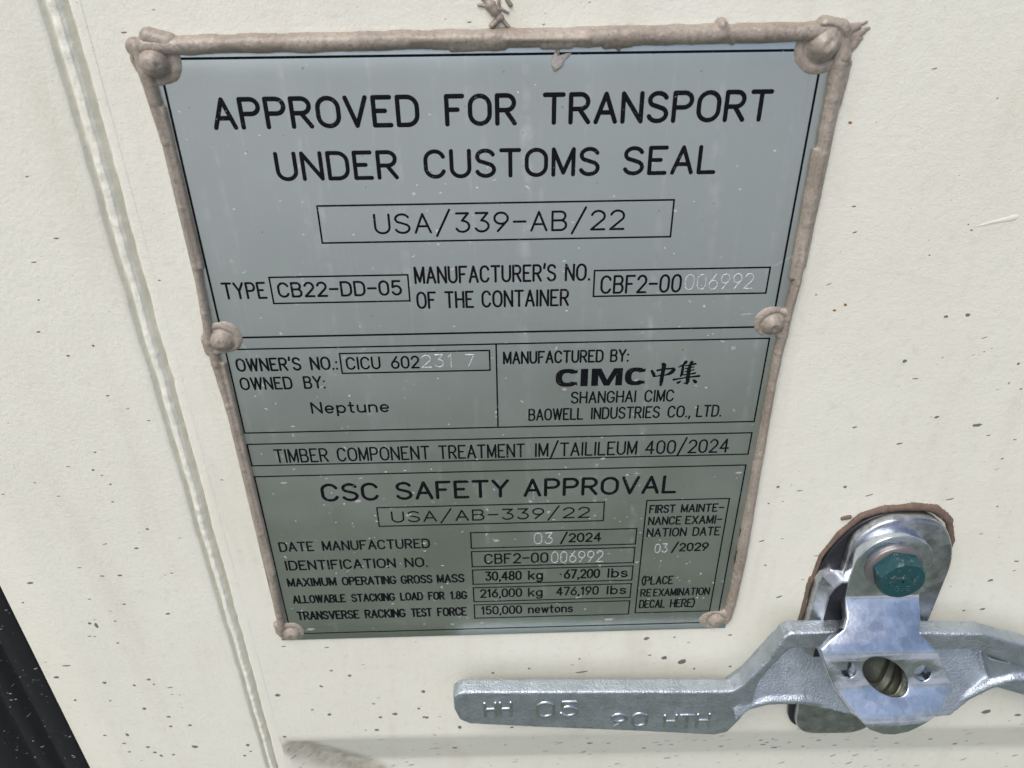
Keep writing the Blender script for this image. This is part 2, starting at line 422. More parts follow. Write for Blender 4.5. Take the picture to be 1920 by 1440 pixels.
CHIPS = [(-22.1, -6.6, 0.46, 0.28), (-21.8, 6.8, 0.48, 0.3), (-26.7, 13.8, 0.57, 0.23), (-18.4, 40.8, 0.86, 0.53), (-18.1, 67.8, 0.18, 0.88), (-60.9, 77.3, 0.46, 0.3), (-65.0, 89.7, 0.75, 0.42), (-57.5, 99.6, 0.76, 0.55), (-47.3, 95.7, 0.57, 0.54), (-103.1, 162.7, 0.85, 0.27), (-48.1, 117.0, 0.79, 0.35), (-35.7, 128.5, 0.81, 0.37), (-60.4, 142.9, 0.62, 0.39), (-63.7, 151.5, 0.73, 0.53), (-60.9, 154.2, 0.74, 0.4), (-58.8, 158.9, 0.64, 0.41), (-60.5, 168.0, 0.75, 0.42), (-50.2, 183.0, 0.77, 0.59), (-70.0, 190.8, 1.23, 0.3), (-57.5, 193.6, 1.01, 0.61), (-84.8, 203.9, 0.91, 0.47), (-76.4, 209.3, 1.03, 0.48), (-68.8, 209.2, 1.15, 0.64), (-108.9, 212.3, 1.49, 0.8), (-116.0, 224.2, 0.58, 0.5), (-71.7, 226.9, 0.94, 0.5), (-53.8, 233.8, 1.2, 0.69), (-90.6, 238.6, 0.84, 0.87), (-87.9, 240.1, 0.96, 2.1), (-78.7, 237.7, 0.6, 0.52), (-93.1, 247.1, 1.09, 0.36), (-81.5, 252.2, 0.98, 0.54), (-109.7, 266.7, 2.49, 0.75), (-117.1, 274.9, 1.38, 0.96), (-95.5, 279.8, 1.01, 0.98), (-81.8, 282.4, 0.77, 0.79), (-73.8, 278.4, 1.02, 0.78), (-72.2, 282.0, 0.64, 0.59), (-65.1, 284.7, 1.67, 0.6), (-113.4, 292.2, 0.9, 0.81), (-96.5, 293.4, 0.65, 0.61), (-81.5, 300.3, 1.05, 1.03), (-71.0, 307.2, 1.19, 0.84), (-71.8, 314.9, 0.94, 0.86), (-62.2, 314.5, 1.2, 0.86), (-95.5, 320.7, 1.07, 1.53), (-63.5, 332.2, 1.78, 1.35), (-36.0, 332.2, 1.1, 1.35), (-31.2, 332.9, 0.96, 1.58), (-25.6, 334.1, 0.97, 1.36), (-18.5, 325.0, 1.64, 1.33), (-16.0, 326.9, 1.1, 0.89), (-14.0, 293.5, 1.44, 1.22), (-20.4, 291.2, 0.91, 0.61), (-20.7, 286.7, 0.91, 0.6), (9.5, 309.7, 1.08, 1.07), (1.4, 305.5, 0.8, 0.63), (8.7, 288.0, 0.78, 0.6), (14.9, 259.6, 1.38, 0.56), (-5.3, 258.0, 1.12, 0.55), (-24.1, 192.3, 0.68, 0.76), (-106.9, 320.6, 1.07, 0.65), (-99.0, 327.7, 1.08, 0.67), (-98.2, 335.0, 1.09, 0.68), (-87.6, 331.4, 1.09, 0.9), (-85.2, 336.1, 1.1, 0.91), (-76.0, 338.5, 1.1, 0.69), (-82.6, 339.0, 0.83, 1.15), (-39.4, 341.2, 0.83, 0.92), (-35.4, 337.7, 0.69, 0.69), (-30.9, 339.4, 0.83, 1.15), (167.8, 259.6, 1.54, 1.31), (177.6, 274.0, 1.58, 1.37), (186.6, 277.1, 2.38, 1.97), (137.4, 282.5, 3.04, 1.0), (136.0, 273.0, 0.65, 0.58), (111.3, 279.0, 0.65, 0.79), (93.5, 281.4, 0.79, 0.79), (58.3, 293.9, 1.19, 1.23), (58.8, 314.6, 1.23, 1.08), (75.3, 323.3, 1.11, 1.33), (55.2, 307.2, 0.81, 0.85), (102.5, 324.6, 1.11, 0.67), (144.9, 349.2, 1.88, 1.66), (155.3, 350.2, 1.3, 0.95), (71.2, 352.1, 1.58, 1.67), (59.7, 352.0, 3.72, 0.71), (184.4, 355.6, 1.9, 0.97), (190.9, 355.9, 1.32, 0.73), (202.2, 347.9, 1.75, 0.71), (208.2, 349.1, 1.31, 0.71), (220.0, 361.7, 1.48, 1.23), (176.5, 361.4, 1.33, 1.23), (181.1, 259.4, 0.77, 0.56), (208.0, 259.0, 1.29, 0.56), (128.7, 347.0, 1.72, 0.71), (170.3, 271.8, 0.92, 0.58), (193.3, 282.6, 0.67, 0.6), (211.2, 281.7, 0.8, 0.8), (98.8, 348.8, 1.15, 0.71), (113.7, 336.9, 1.13, 0.46), (143.2, 366.1, 1.33, 0.74), (23.3, 280.3, 1.04, 0.98), (14.7, 276.4, 0.9, 0.58), (42.7, 310.8, 1.35, 1.29), (35.1, 313.1, 1.08, 0.86), (57.4, 314.1, 0.95, 0.86), (32.2, 323.4, 1.37, 0.88), (26.4, 323.2, 0.96, 0.44), (8.2, 287.6, 0.78, 0.8), (32.7, 302.3, 0.93, 0.63), (218.1, 77.3, 1.06, 0.31), (214.3, 81.4, 0.39, 0.31), (264.4, 91.2, 0.9, 0.65), (272.4, 90.7, 1.0, 0.87), (253.9, 109.7, 0.82, 0.93), (260.0, 117.4, 1.25, 0.48), (281.6, 100.3, 1.42, 0.23), (268.0, 108.4, 0.72, 0.23), (279.6, 107.6, 0.72, 0.23), (283.4, 106.3, 0.41, 0.23), (285.9, 105.0, 0.31, 0.23), (298.4, 111.9, 0.62, 0.59), (297.6, 120.5, 0.32, 0.61), (273.4, 135.6, 1.08, 0.64), (291.1, 139.9, 2.07, 0.91), (261.6, 148.0, 1.43, 0.67), (306.9, 157.1, 0.68, 0.41), (306.2, 162.5, 1.14, 0.28), (309.0, 147.5, 0.78, 0.27), (262.0, 56.1, 0.37, 0.29), (263.8, 58.2, 0.56, 0.38), (251.6, 67.1, 0.38, 0.3), (236.2, 5.8, 1.0, 0.31), (236.4, 5.8, 0.5, 0.15), (258.8, 14.9, 0.34, 0.24), (221.8, 21.6, 0.34, 0.16), (303.3, 123.3, 0.64, 0.37), (215.6, 169.0, 0.79, 0.71), (244.2, 169.9, 0.8, 0.72), (225.1, 171.3, 1.59, 0.43), (213.1, 177.9, 0.57, 0.44), (213.5, 199.0, 1.3, 0.63), (219.0, 176.9, 0.57, 0.29), (255.5, 174.6, 2.18, 0.44), (290.9, 178.0, 1.86, 0.59), (313.2, 182.8, 0.59, 0.45), (332.6, 215.2, 1.36, 0.66), (324.3, 226.9, 1.38, 0.86), (311.1, 198.2, 1.08, 0.47), (227.1, 233.9, 1.63, 0.87), (326.5, 245.8, 1.29, 0.73), (317.8, 246.5, 0.78, 0.54), (240.7, 208.7, 2.66, 0.32), (236.3, 223.3, 0.86, 0.34), (217.6, 213.7, 0.61, 0.49), (352.8, 323.7, 2.6, 2.03), (336.6, 314.2, 1.0, 0.88), (371.0, 327.2, 1.89, 1.14), (243.1, 360.0, 1.78, 1.23), (244.5, 356.2, 1.18, 0.97), (267.6, 366.2, 1.05, 1.25), (288.7, 354.2, 1.34, 0.73), (272.6, 354.3, 1.63, 1.21), (304.0, 353.0, 1.34, 0.72), (336.0, 357.0, 1.5, 1.22), (355.4, 368.3, 1.37, 1.26), (248.2, 352.1, 1.33, 0.72), (257.0, 357.3, 1.04, 0.97), (251.3, 366.8, 2.1, 1.5), (285.2, 365.1, 1.36, 1.0), (320.0, 363.5, 1.51, 0.99), (239.6, 351.2, 1.32, 0.96), (245.7, 349.6, 1.17, 0.72), (359.1, 362.6, 0.91, 0.99), (100.7, -14.1, 0.47, 0.21), (93.1, -8.9, 0.71, 0.36), (1.6, -13.2, 0.46, 0.21), (115.0, -8.0, 0.63, 0.14), (128.5, -13.7, 0.47, 0.21), (115.1, -7.8, 0.32, 0.14)]
# ------------------------------------------------------------------ ground
g = bpy.data.meshes.new('ground')
g.from_pydata([(-250, -250, 0), (250, -250, 0), (250, 250, 0), (-250, 250, 0)], [], [(0, 1, 2, 3)])
g.materials.append(M['ground'])
go = bpy.data.objects.new('ground', g); COL.objects.link(go)
go['kind'] = 'structure'
g = bpy.data.meshes.new('ground_reflector')
yv = [(-250, -2.4), (-40, -2.4), (-12, -2.3), (-4, -2.5), (-1.5, -2.25), (0.5, -2.55), (2, -2.3), (5, -2.4), (14, -2.35), (250, -2.4)]
g.from_pydata([(x, y, 0.02) for x, y in yv] + [(250, -250, 0.02), (-250, -250, 0.02)], [], [tuple(range(len(yv) + 2))[::-1]])
g.materials.append(M['reflector'])
yo = bpy.data.objects.new('ground_reflector', g); COL.objects.link(yo)  # unseen pale sheet, added for the plate to reflect
yo['kind'] = 'structure'

# ------------------------------------------------------------------ the container door
door = tag(empty('container_door', 100, 1450, D0), 'cream painted steel container door, textured and specked with grey chips', 'door')

def fold(u):                    # upper edge of the horizontal corrugation below the plate
    return 329.0 + 0.021 * (u + 25)

def sstep(a, b, x):
    t = min(1.0, max(0.0, (x - a) / (b - a)))
    return t * t * (3 - 2 * t)

def soft_ramp(t, r=0.09):       # 0..1 ramp with rounded corners
    if t <= -r: return 0.0
    if t < r: return (t + r) ** 2 / (4 * r)
    if t < 1 - r: return t
    if t < 1 + r: return 1 - (1 + r - t) ** 2 / (4 * r)
    return 1.0

REC = 14.0
def panel_h(u, v):
    if v > 900 or v < -500:
        return D0
    f = soft_ramp((v - fold(u)) / 39.0)
    e = soft_ramp((u + 18 - 0.10 * max(0, v - 330)) / 30.0, 0.06)
    back = 1 - soft_ramp((v - 620) / 29.0)
    w = 0.18 * nz(u / 60.0, v / 60.0)
    return D0 + w * 0.4 - REC * min(f, e, back)

us = list(np.arange(-20, 50, 1.0)) + list(np.arange(50, 432, 4.0)) + [500, 600, 800, 1000]
vs = [-1150, -700, -520, -400, -200, -120] + list(np.arange(-60, 322, 6.0)) + list(np.arange(322, 372, 1.0)) + list(np.arange(372, 500, 4.0)) + [560, 610, 616, 622, 630, 640, 648, 656, 700, 899, 1000, 1250]
pm = MB()
nu, nv = len(us), len(vs)
pm.add([(u, v, panel_h(u, v)) for v in vs for u in us],
       [(j * nu + i, (j + 1) * nu + i, (j + 1) * nu + i + 1, j * nu + i + 1) for j in range(nv - 1) for i in range(nu - 1)])
n_base = len(pm.v)
rng = random.Random(4)

def chip(mb, u, v, rx, ry, hf, mi, rot=0.0, seed=0, crescent=0.0):
    r_ = random.Random(seed)
    n = 11
    pts = []
    for i in range(n):
        a = 2 * math.pi * i / n
        k = 0.78 + 0.4 * r_.random()
        x, y = rx * k * math.cos(a), ry * k * math.sin(a)
        if y < 0: y *= (1 - crescent)
        c, s = math.cos(rot), math.sin(rot)
        uu, vv = u + x * c - y * s, v + x * s + y * c
        pts.append((uu, vv, hf(uu, vv) + 0.03))
    pts.append((u, v + crescent * ry * 0.3, hf(u, v) + 0.07))
    mb.add(pts, [(i, (i + 1) % n, n)[::-1] for i in range(n)], mi)

fm = MB()                       # the flat frame left of the weld bead
FH = D0 + 0.4
def frame_h(u, v): return FH
fu = [-122.7, -122.2, -100, -60, -33.0]
fv = [-1150, -500, -60, 0, 60, 120, 180, 240, 300, 360, 420, 500, 1250]
fm.add([(u, v, FH - (0.5 if i == 0 else 0)) for v in fv for i, u in enumerate(fu)],
       [(j * 5 + i, (j + 1) * 5 + i, (j + 1) * 5 + i + 1, j * 5 + i + 1) for j in range(len(fv) - 1) for i in range(4)])
fm.add([(-122.7, -1150, FH - 0.5), (-122.7, 1250, FH - 0.5), (-122.7, 1250, -9), (-122.7, -1150, -9)], [(0, 3, 2, 1)])
fm.add([(-33, -1150, FH), (-33, 1250, FH), (-33, 1250, -18), (-33, -1150, -18)], [(0, 1, 2, 3)])

def place_chip(u, v, rx, ry, seed, mi=1):
    r_ = random.Random(seed * 7 + 1)
    rot = r_.uniform(-0.25, 0.12) if u < 100 else r_.uniform(-0.45, 0.05)
    cr = 0.75 if (ry < rx * 0.55 and r_.random() < 0.6) else 0.15
    if u > -18: chip(pm, u, v, rx, ry, panel_h, mi, rot, seed, cr)
    elif u < -35: chip(fm, u, v, rx, ry, frame_h, mi, rot, seed, cr)

for i, (u, v, rx, ry) in enumerate(CHIPS):
    place_chip(u, v, rx * 0.95, ry * 0.95, i)
for i in range(360):            # many finer flecks, thicker towards the bottom
    u = rng.uniform(-120, 390); v = -25 + 410 * rng.random() ** 0.55
    if -8 < u < 210 and -10 < v < 256: continue
    s = 0.16 + 0.55 * rng.random() ** 3
    place_chip(u, v, s * 1.5, s * 0.55, 1000 + i)
for i in range(130):            # slanting dirt streaks on the recessed band
    u = rng.uniform(-20, 400); v = rng.uniform(330, 400)
    s = 0.4 + 0.7 * rng.random() ** 2
    chip(pm, u, v, s * 2.2, s * 0.5, panel_h, 1, rng.uniform(-0.6, -0.1), 3000 + i, 0.4)
for (u, v) in ((213.4, 21.7), (222.3, 87.8), (225.9, 85.6)):
    chip(pm, u, v, 0.7, 0.5, panel_h, 2, 0.3, int(u))
# a dab of thick white paint, right of the plate
dab = [(264.6, 57.0, .25), (267.1, 56.4, .5), (270, 55.6, .7), (273, 55.0, .85), (276, 54.4, 1.15), (277.6, 54.0, 1.2), (278.6, 53.8, .5)]
for j in range(len(dab)):
    pass
n = len(dab)
pm.add([(u + 0, v + r * c, panel_h(u, v) + 0.04 + 0.18 * r * s) for (u, v, r) in dab for c, s in ((-1, -.3), (-.6, .7), (0, 1), (.6, .7), (1, -.3))],
       [(j * 5 + i, j * 5 + i + 1, (j + 1) * 5 + i + 1, (j + 1) * 5 + i)[::-1] for j in range(n - 1) for i in range(4)], 0)

panel = pm.build('door_panel', [M['paint'], M['chip'], M['orange'], M['white']], door)
at = panel.data.attributes.new('dirt_and_shade', 'FLOAT', 'POINT')
dirt_and_shade = []
for (u, v, h) in pm.v:
    d = 0.0
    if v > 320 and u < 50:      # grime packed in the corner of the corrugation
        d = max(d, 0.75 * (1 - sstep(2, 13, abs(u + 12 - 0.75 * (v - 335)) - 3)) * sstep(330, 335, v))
    d = max(d, 0.25 * (1 - sstep(0, 9, math.hypot((u - 165) / 1.0, (v - 268) / 1.6))))
    dirt_and_shade.append(d)
at.data.foreach_set('value', dirt_and_shade)
frame = fm.build('door_frame', [M['paint'], M['chip'], M['orange'], M['white']], door)

# weld joint between frame and panel: an uneven ridge of weld between two grooves
wb = MB()
wv = np.concatenate([np.arange(-60, 420, 0.7), np.arange(420, 700, 8.0)])
NS = 34
rows = []
for v in wv:
    wob = 0.9 * nz(v / 34.0, 3.1) + 0.40 * nz(v / 9.0, 7.7)
    uL = -30.9 + 0.0030 * (v + 16) + 0.65 * wob                    # left lip
    uR = -21.6 - 0.0055 * (v + 16) + 0.5 * wob + 0.45 * nz(v / 25.0, 21.0) + 0.35 * nz(v / 6.0, 5.0)   # right lip
    c = 0.34 + 0.06 * nz(v / 18.0, 2.0) + 0.05 * nz(v / 5.0, 9.0)
    top_ = -0.35 + 0.35 * nz(v / 13.0, 30.0) + 0.30 * nz(v / 3.5, 40.0)
    dl = 2.3 + 0.4 * nz(v / 10.0, 50.0); dr = 2.9 + 0.5 * nz(v / 12.0, 60.0)
    xs_ = [-34.5] + [uL - 0.9 + 0.3 * k for k in range(4)] + [uL + (uR - uL) * k / 36.0 for k in range(1, 36)] + [uR + 0.25 * k for k in range(4)] + [-19.0, -18.8]
    for u in xs_:
        t = (u - uL) / (uR - uL)
        if t <= 0: h = -0.25 * sstep(-0.11, 0.0, t)
        elif t >= 1: h = -0.2 * (1 - sstep(1.0, 1.10, t))
        elif t < 0.13: h = -0.25 - (dl - 0.25) * sstep(0, 0.13, t)
        elif t < c: h = -dl + (dl + top_) * sstep(0.13, c, t)
        elif t < 0.62: h = top_ + 0.25 * math.sin((t - c) / (0.62 - c) * math.pi)
        elif t < 0.86: h = top_ - (dr + top_) * sstep(0.62, 0.86, t)
        else: h = -dr + (dr - 0.2) * sstep(0.86, 1.0, t)
        if 0.02 < t < 0.98: h += 0.16 * nz(u, v / 2.5, 4.0)
        rows.append((u, v, (FH if t < 0.6 else D0) + 0.05 + h))
nx = len(xs_)
wb.add(rows, [(j * nx + i, (j + 1) * nx + i, (j + 1) * nx + i + 1, j * nx + i + 1) for j in range(len(wv) - 1) for i in range(nx - 1)])
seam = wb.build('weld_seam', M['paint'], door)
sa = seam.data.attributes.new('dirt_and_shade', 'FLOAT', 'POINT')     # shade of the two grooves, painted in by depth
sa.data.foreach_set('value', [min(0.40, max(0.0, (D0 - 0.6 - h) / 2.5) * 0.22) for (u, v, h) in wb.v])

# black rubber gasket along the door edge, with lips
gm = MB()
prof = [(-122.8, -7), (-123.2, -1.2), (-124.5, -0.6), (-130, -0.9), (-136, -1.6), (-138.5, -4.5), (-141, -4.6), (-142.5, -2.2), (-150, -2.6), (-153, -5.5), (-156, -5.6), (-158, -3.2), (-170, -4.0), (-185, -5), (-190, -12)]
gv = [-1150, -100] + list(np.arange(180, 420, 5.0)) + [1250]
gm.add([(u, v, h + 0.25 * nz(u / 4.0, v / 9.0)) for v in gv for (u, h) in prof],
       [(j * len(prof) + i, j * len(prof) + i + 1, (j + 1) * len(prof) + i + 1, (j + 1) * len(prof) + i) for j in range(len(gv) - 1) for i in range(len(prof) - 1)])
def gasket_h(u, v):
    for (a, ha), (b, hb) in zip(prof[:-1], prof[1:]):
        if b <= u <= a: return ha + (hb - ha) * (a - u) / (a - b) + 0.25
    return -3
for i in range(150):
    u = rng.uniform(-165, -124); v = rng.uniform(205, 360); s = 0.2 + 0.7 * rng.random() ** 2.5
    chip(gm, u, v, s * 1.2, s * 0.5, gasket_h, 1, rng.uniform(-0.7, 0.5), 5000 + i, 0.5)
go_ = gm.build('door_gasket', [M['rubber'], M['dust']], door)
tag(go_, 'black rubber door gasket flecked with pale dust')
om = MB()                       # unseen sheet beyond the gasket, added to block light from behind
om.add([(-190, -1150, -3), (-1250, -1150, -3), (-1250, 1250, -3), (-190, 1250, -3), (-190, -1150, -12), (-190, 1250, -12)], [(0, 1, 2, 3), (0, 3, 5, 4)])
om.build('light_blocker', M['paint'], door, smooth=False)

# ------------------------------------------------------------------ stroke lettering
def arc(cx, cy, rx, ry, a0, a1, n=None):
    n = n or max(4, int(abs(a1 - a0) / 15))
    return [(cx + rx * math.cos(math.radians(a0 + (a1 - a0) * i / n)), cy + ry * math.sin(math.radians(a0 + (a1 - a0) * i / n))) for i in range(n + 1)]

GL = {}
def G(ch, w, *strokes): GL[ch] = (w, strokes)
G('A', .68, [(0, 0), (.34, 1), (.68, 0)], [(.13, .34), (.55, .34)])
G('B', .62, [(0, 0), (0, 1), (.36, 1)] + arc(.36, .765, .22, .235, 90, -90)[1:] + [(0, .53)], [(.36, .53)] + arc(.37, .265, .25, .265, 90, -90) + [(0, 0)])
G('C', .66, arc(.34, .66, .32, .34, 22, 90)[::1] + arc(.34, .66, .34, .34, 90, 180)[1:] + arc(.34, .34, .34, .34, 180, 270) + arc(.34, .34, .32, .34, 270, 338)[1:])
G('D', .66, [(0, 0), (0, 1), (.32, 1)] + arc(.32, .64, .34, .36, 90, 0)[1:] + arc(.32, .36, .34, .36, 0, -90) + [(0, 0)])
G('E', .56, [(.56, 1), (0, 1), (0, 0), (.56, 0)], [(0, .52), (.38, .52)])
G('F', .56, [(0, 0), (0, 1), (.56, 1)], [(0, .52), (.38, .52)])
G('G', .68, arc(.34, .66, .32, .34, 22, 90) + arc(.34, .66, .34, .34, 90, 180)[1:] + arc(.34, .34, .34, .34, 180, 270) + arc(.34, .34, .34, .34, 270, 345)[1:] + [(.68, .42), (.42, .42)])
G('H', .64, [(0, 0), (0, 1)], [(.64, 0), (.64, 1)], [(0, .52), (.64, .52)])
G('I', .04, [(.02, 0), (.02, 1)])
G('K', .62, [(0, 0), (0, 1)], [(.62, 1), (0, .38)], [(.22, .60), (.62, 0)])
G('L', .54, [(0, 1), (0, 0), (.54, 0)])
G('M', .72, [(0, 0), (0, 1), (.36, .08), (.72, 1), (.72, 0)])
G('N', .64, [(0, 0), (0, 1), (.64, 0), (.64, 1)])
G('O', .70, arc(.35, .64, .35, .36, 0, 180) + arc(.35, .36, .35, .36, 180, 360) + [(.70, .64)])
G('P', .60, [(0, 0), (0, 1), (.34, 1)] + arc(.34, .74, .26, .26, 90, -90)[1:] + [(0, .48)])
G('R', .62, [(0, 0), (0, 1), (.34, 1)] + arc(.34, .74, .26, .26, 90, -90)[1:] + [(0, .48)], [(.30, .48), (.62, 0)])
G('S', .62, arc(.31, .76, .29, .24, 20, 90) + arc(.31, .76, .29, .24, 90, 225)[1:] + [(.31, .52)] + arc(.31, .25, .31, .25, 50, -90)[0:] + arc(.31, .25, .31, .25, 270, 198)[1:])
G('T', .64, [(.32, 0), (.32, 1)], [(0, 1), (.64, 1)])
G('U', .64, [(0, 1), (0, .32)] + arc(.32, .32, .32, .32, 180, 360) + [(.64, 1)])
G('V', .68, [(0, 1), (.34, 0), (.68, 1)])
G('W', .92, [(0, 1), (.23, 0), (.46, 1), (.69, 0), (.92, 1)])
G('X', .64, [(0, 0), (.64, 1)], [(0, 1), (.64, 0)])
G('Y', .66, [(0, 1), (.33, .48), (.66, 1)], [(.33, .48), (.33, 0)])
G('0', .60, arc(.30, .66, .30, .34, 0, 180) + arc(.30, .34, .30, .34, 180, 360) + [(.60, .66)])
G('1', .30, [(.02, .80), (.22, 1), (.22, 0)])
G('2', .60, arc(.30, .71, .29, .29, 165, 90) + arc(.30, .71, .29, .29, 90, -35)[1:] + [(0, 0), (.60, 0)])
G('3', .60, [(.04, 1), (.56, 1), (.28, .60)] + arc(.28, .30, .32, .30, 90, -90)[1:] + arc(.28, .30, .28, .30, 270, 205)[1:])
G('4', .64, [(.46, 0), (.46, 1), (0, .30), (.64, .30)])
G('5', .60, [(.54, 1), (.08, 1), (.04, .56)] + arc(.29, .32, .31, .32, 130, -90) + arc(.29, .32, .29, .32, 270, 205)[1:])
G('6', .60, arc(.30, .30, .30, .30, 150, -210) + [], [(.46, 1), (.035, .45)])
G('7', .58, [(0, 1), (.58, 1), (.18, 0)])
G('8', .60, arc(.30, .76, .25, .24, 270, -90), arc(.30, .26, .30, .26, 90, -270))
G('9', .60, arc(.30, .70, .30, .30, -30, 330), [(.14, 0), (.565, .56)])
G('/', .60, [(0, -.20), (.60, 1.20)])
G('-', .52, [(0, .50), (.52, .50)])
G('.', .05, [(.02, 0), (.03, .03)])
G(',', .08, [(.06, .03), (.06, -.04), (.0, -.17)])
G(':', .05, [(.02, 0), (.03, .03)], [(.02, .56), (.03, .59)])
G("'", .06, [(.05, 1.08), (.05, 1.0), (.0, .82)])
G('(', .22, arc(.62, .5, .60, .72, 122, 238))
G(')', .22, arc(-.40, .5, .60, .72, 58, -58))
G('·', .05, [(.02, .5), (.03, .5)])
G('e', .52, [(.0, .33), (.52, .33)] + arc(.26, .33, .26, .33, 0, 315))
G('p', .52, [(0, -.30), (0, .66)], arc(.26, .33, .26, .33, 180, -180))
G('t', .32, [(.13, .95), (.13, .14)] + arc(.27, .14, .14, .14, 180, 280), [(0, .66), (.30, .66)])
G('u', .50, [(0, .66), (0, .25)] + arc(.25, .25, .25, .25, 180, 360) + [(.50, .66)], [(.50, .66), (.50, 0)])
G('n', .50, [(0, 0), (0, .66)], [(0, .40)] + arc(.25, .41, .25, .25, 180, 0) + [(.50, 0)])
G('k', .48, [(0, 0), (0, 1)], [(.46, .66), (0, .24)], [(.17, .40), (.48, 0)])
G('g', .52, arc(.26, .33, .26, .33, 0, 360), [(.52, .66), (.52, -.08)] + arc(.26, -.08, .26, .24, 0, -150))
G('l', .04, [(.02, 0), (.02, 1)])
G('b', .52, [(0, 0), (0, 1)], arc(.26, .33, .26, .33, 180, -180))
G('s', .44, arc(.22, .50, .20, .16, 20, 225) + [(.22, .34)] + arc(.22, .17, .22, .17, 50, -90) + arc(.22, .17, .22, .17, 270, 200)[1:])
G('w', .72, [(0, .66), (.18, 0), (.36, .62), (.54, 0), (.72, .66)])
G('o', .52, arc(.26, .33, .26, .33, 0, 360))
GAP = 0.27

def split_sharp(pts, lim=50):
    out, cur = [], [pts[0]]
    for i in range(1, len(pts)):
        if i >= 2:
            a = Vector(pts[i - 1]) - Vector(pts[i - 2]); b = Vector(pts[i]) - Vector(pts[i - 1])
            if a.length > 1e-6 and b.length > 1e-6 and math.degrees(a.angle(b)) > lim:
                out.append(cur); cur = [pts[i - 1]]
        cur.append(pts[i])
    out.append(cur)
    return out

def ribbon(mb, pts, radii, h0, hh, mi=0, cap=True):
    """a low raised stroke (rounded section and rounded ends) along points given in plate mm"""
    P = [Vector(p) for p in pts]
    Q = [P[0]]; R = [radii[0]]
    for p, r in zip(P[1:], radii[1:]):
        if (p - Q[-1]).length > 1e-4: Q.append(p); R.append(r)
    if len(Q) < 2: Q.append(Q[0] + Vector((1e-3, 0))); R.append(R[0])
    n = len(Q)
    T = []
    for i in range(n):
        d = (Q[min(n - 1, i + 1)] - Q[max(0, i - 1)])
        T.append(d.normalized())
    st = []
    if cap:
        for a in (90, 65, 40, 20):
            st.append((Q[0] - T[0] * R[0] * math.sin(math.radians(a)), T[0], max(0.02, R[0] * math.cos(math.radians(a)))))
    st += [(q, t, r) for q, t, r in zip(Q, T, R)]
    if cap:
        for a in (20, 40, 65, 90):
            st.append((Q[-1] + T[-1] * R[-1] * math.sin(math.radians(a)), T[-1], max(0.02, R[-1] * math.cos(math.radians(a)))))
    vs_ = []
    jit = (len(mb.v) % 97) * 0.00004
    for q, t, r in st:
        nn = Vector((-t.y, t.x))
        rr = r / max(R)
        for s, k in ((-1, 0), (-.75, .75), (0, 1), (.75, .75), (1, 0)):
            p = q + nn * (r * s)
            vs_.append((p.x, p.y, h0 + jit + hh * k * min(1, rr + .2)))
    fs = []
    for j in range(len(st) - 1):
        for i in range(4):
            fs.append((j * 5 + i, j * 5 + i + 1, (j + 1) * 5 + i + 1, (j + 1) * 5 + i))
    # orient outwards
    mb.add(vs_, fs, mi)

def word(mb, s, u0, u1, vb, vt, wgt, h0, hh, mi=0, squash=None, jitter=0.0, seed=0):
    H = (vb - vt) - wgt
    wsum = sum(GL[c][0] for c in s) + GAP * (len(s) - 1)
    X = (u1 - u0 - wgt) / wsum if wsum > .1 else H
    x = u0 + wgt / 2
    r_ = random.Random(seed)
    for c in s:
        w_, strokes = GL[c]
        jx, jy = r_.uniform(-jitter, jitter), r_.uniform(-jitter, jitter)
        for st in strokes:
            pts = [(x + px * X + jx, vb - wgt / 2 - py * H + jy) for px, py in st]
            for seg in split_sharp(pts):
                ribbon(mb, seg, [wgt / 2] * len(seg), h0, hh, mi)
        x += (w_ + GAP) * X

# ------------------------------------------------------------------ the data plate
plate = tag(empty('data_plate', 100, 253.3, -0.8), 'grey metal container approval plate riveted to the cream door, black printed text', 'plate')
pl = MB()
bu = [-5.2, -4.9, 204.4, 204.7]; bv = [-4.8, -4.5, 253.0, 253.3]
pu = [-5.2] + list(np.linspace(-4.9, 204.4, 22)) + [204.7]
pv = [-4.8] + list(np.linspace(-4.5, 253.0, 26)) + [253.3]
def ph(u, v):
    e = min(u + 5.2, 204.7 - u, v + 4.8, 253.3 - v)
    return -0.012 if e > 0.2 else -0.2
pl.add([(u, v, ph(u, v)) for v in pv for u in pu],
       [(j * len(pu) + i, (j + 1) * len(pu) + i, (j + 1) * len(pu) + i + 1, j * len(pu) + i + 1) for j in range(len(pv) - 1) for i in range(len(pu) - 1)])
A, B_, C_, D_ = (-5.2, -4.8), (204.7, -4.8), (204.7, 253.3), (-5.2, 253.3)
for p, q in ((A, B_), (B_, C_), (C_, D_), (D_, A)):
    pl.add([(*p, -0.2), (*q, -0.2), (*q, D0 - 0.1), (*p, D0 - 0.1)], [(0, 1, 2, 3)])
for i in range(330):            # short bent nicks and lint-like scratches in the metal, most in the lower half
    u = rng.uniform(0, 200); v = 5 + 245 * rng.random() ** 0.6
    L = 0.3 + 0.7 * rng.random() ** 2; a = rng.uniform(-1.2, 1.2); k_ = rng.uniform(-1.4, 1.4)
    pts = [(u + L * (t * math.cos(a + k_ * t)), v + L * (t * math.sin(a + k_ * t))) for t in (-1, -.5, 0, .5, 1)]
    w_ = rng.uniform(0.07, 0.16)
    ribbon(pl, pts, [w_ * .5, w_, w_ * 1.3, w_, w_ * .5], -0.004, 0.012, 1)
for (p, q, w_) in (((0.5, 92), (9, 99), .07), ((196, 70), (203, 66), .08), ((6, 95), (9, 104), .06), ((120, 243), (122, 252), .06), ((112, 160), (113, 172), .06)):
    ribbon(pl, [p, ((p[0] + q[0]) / 2 + .4, (p[1] + q[1]) / 2), q], [w_ * .5, w_, w_ * .4], -0.004, 0.012, 1)
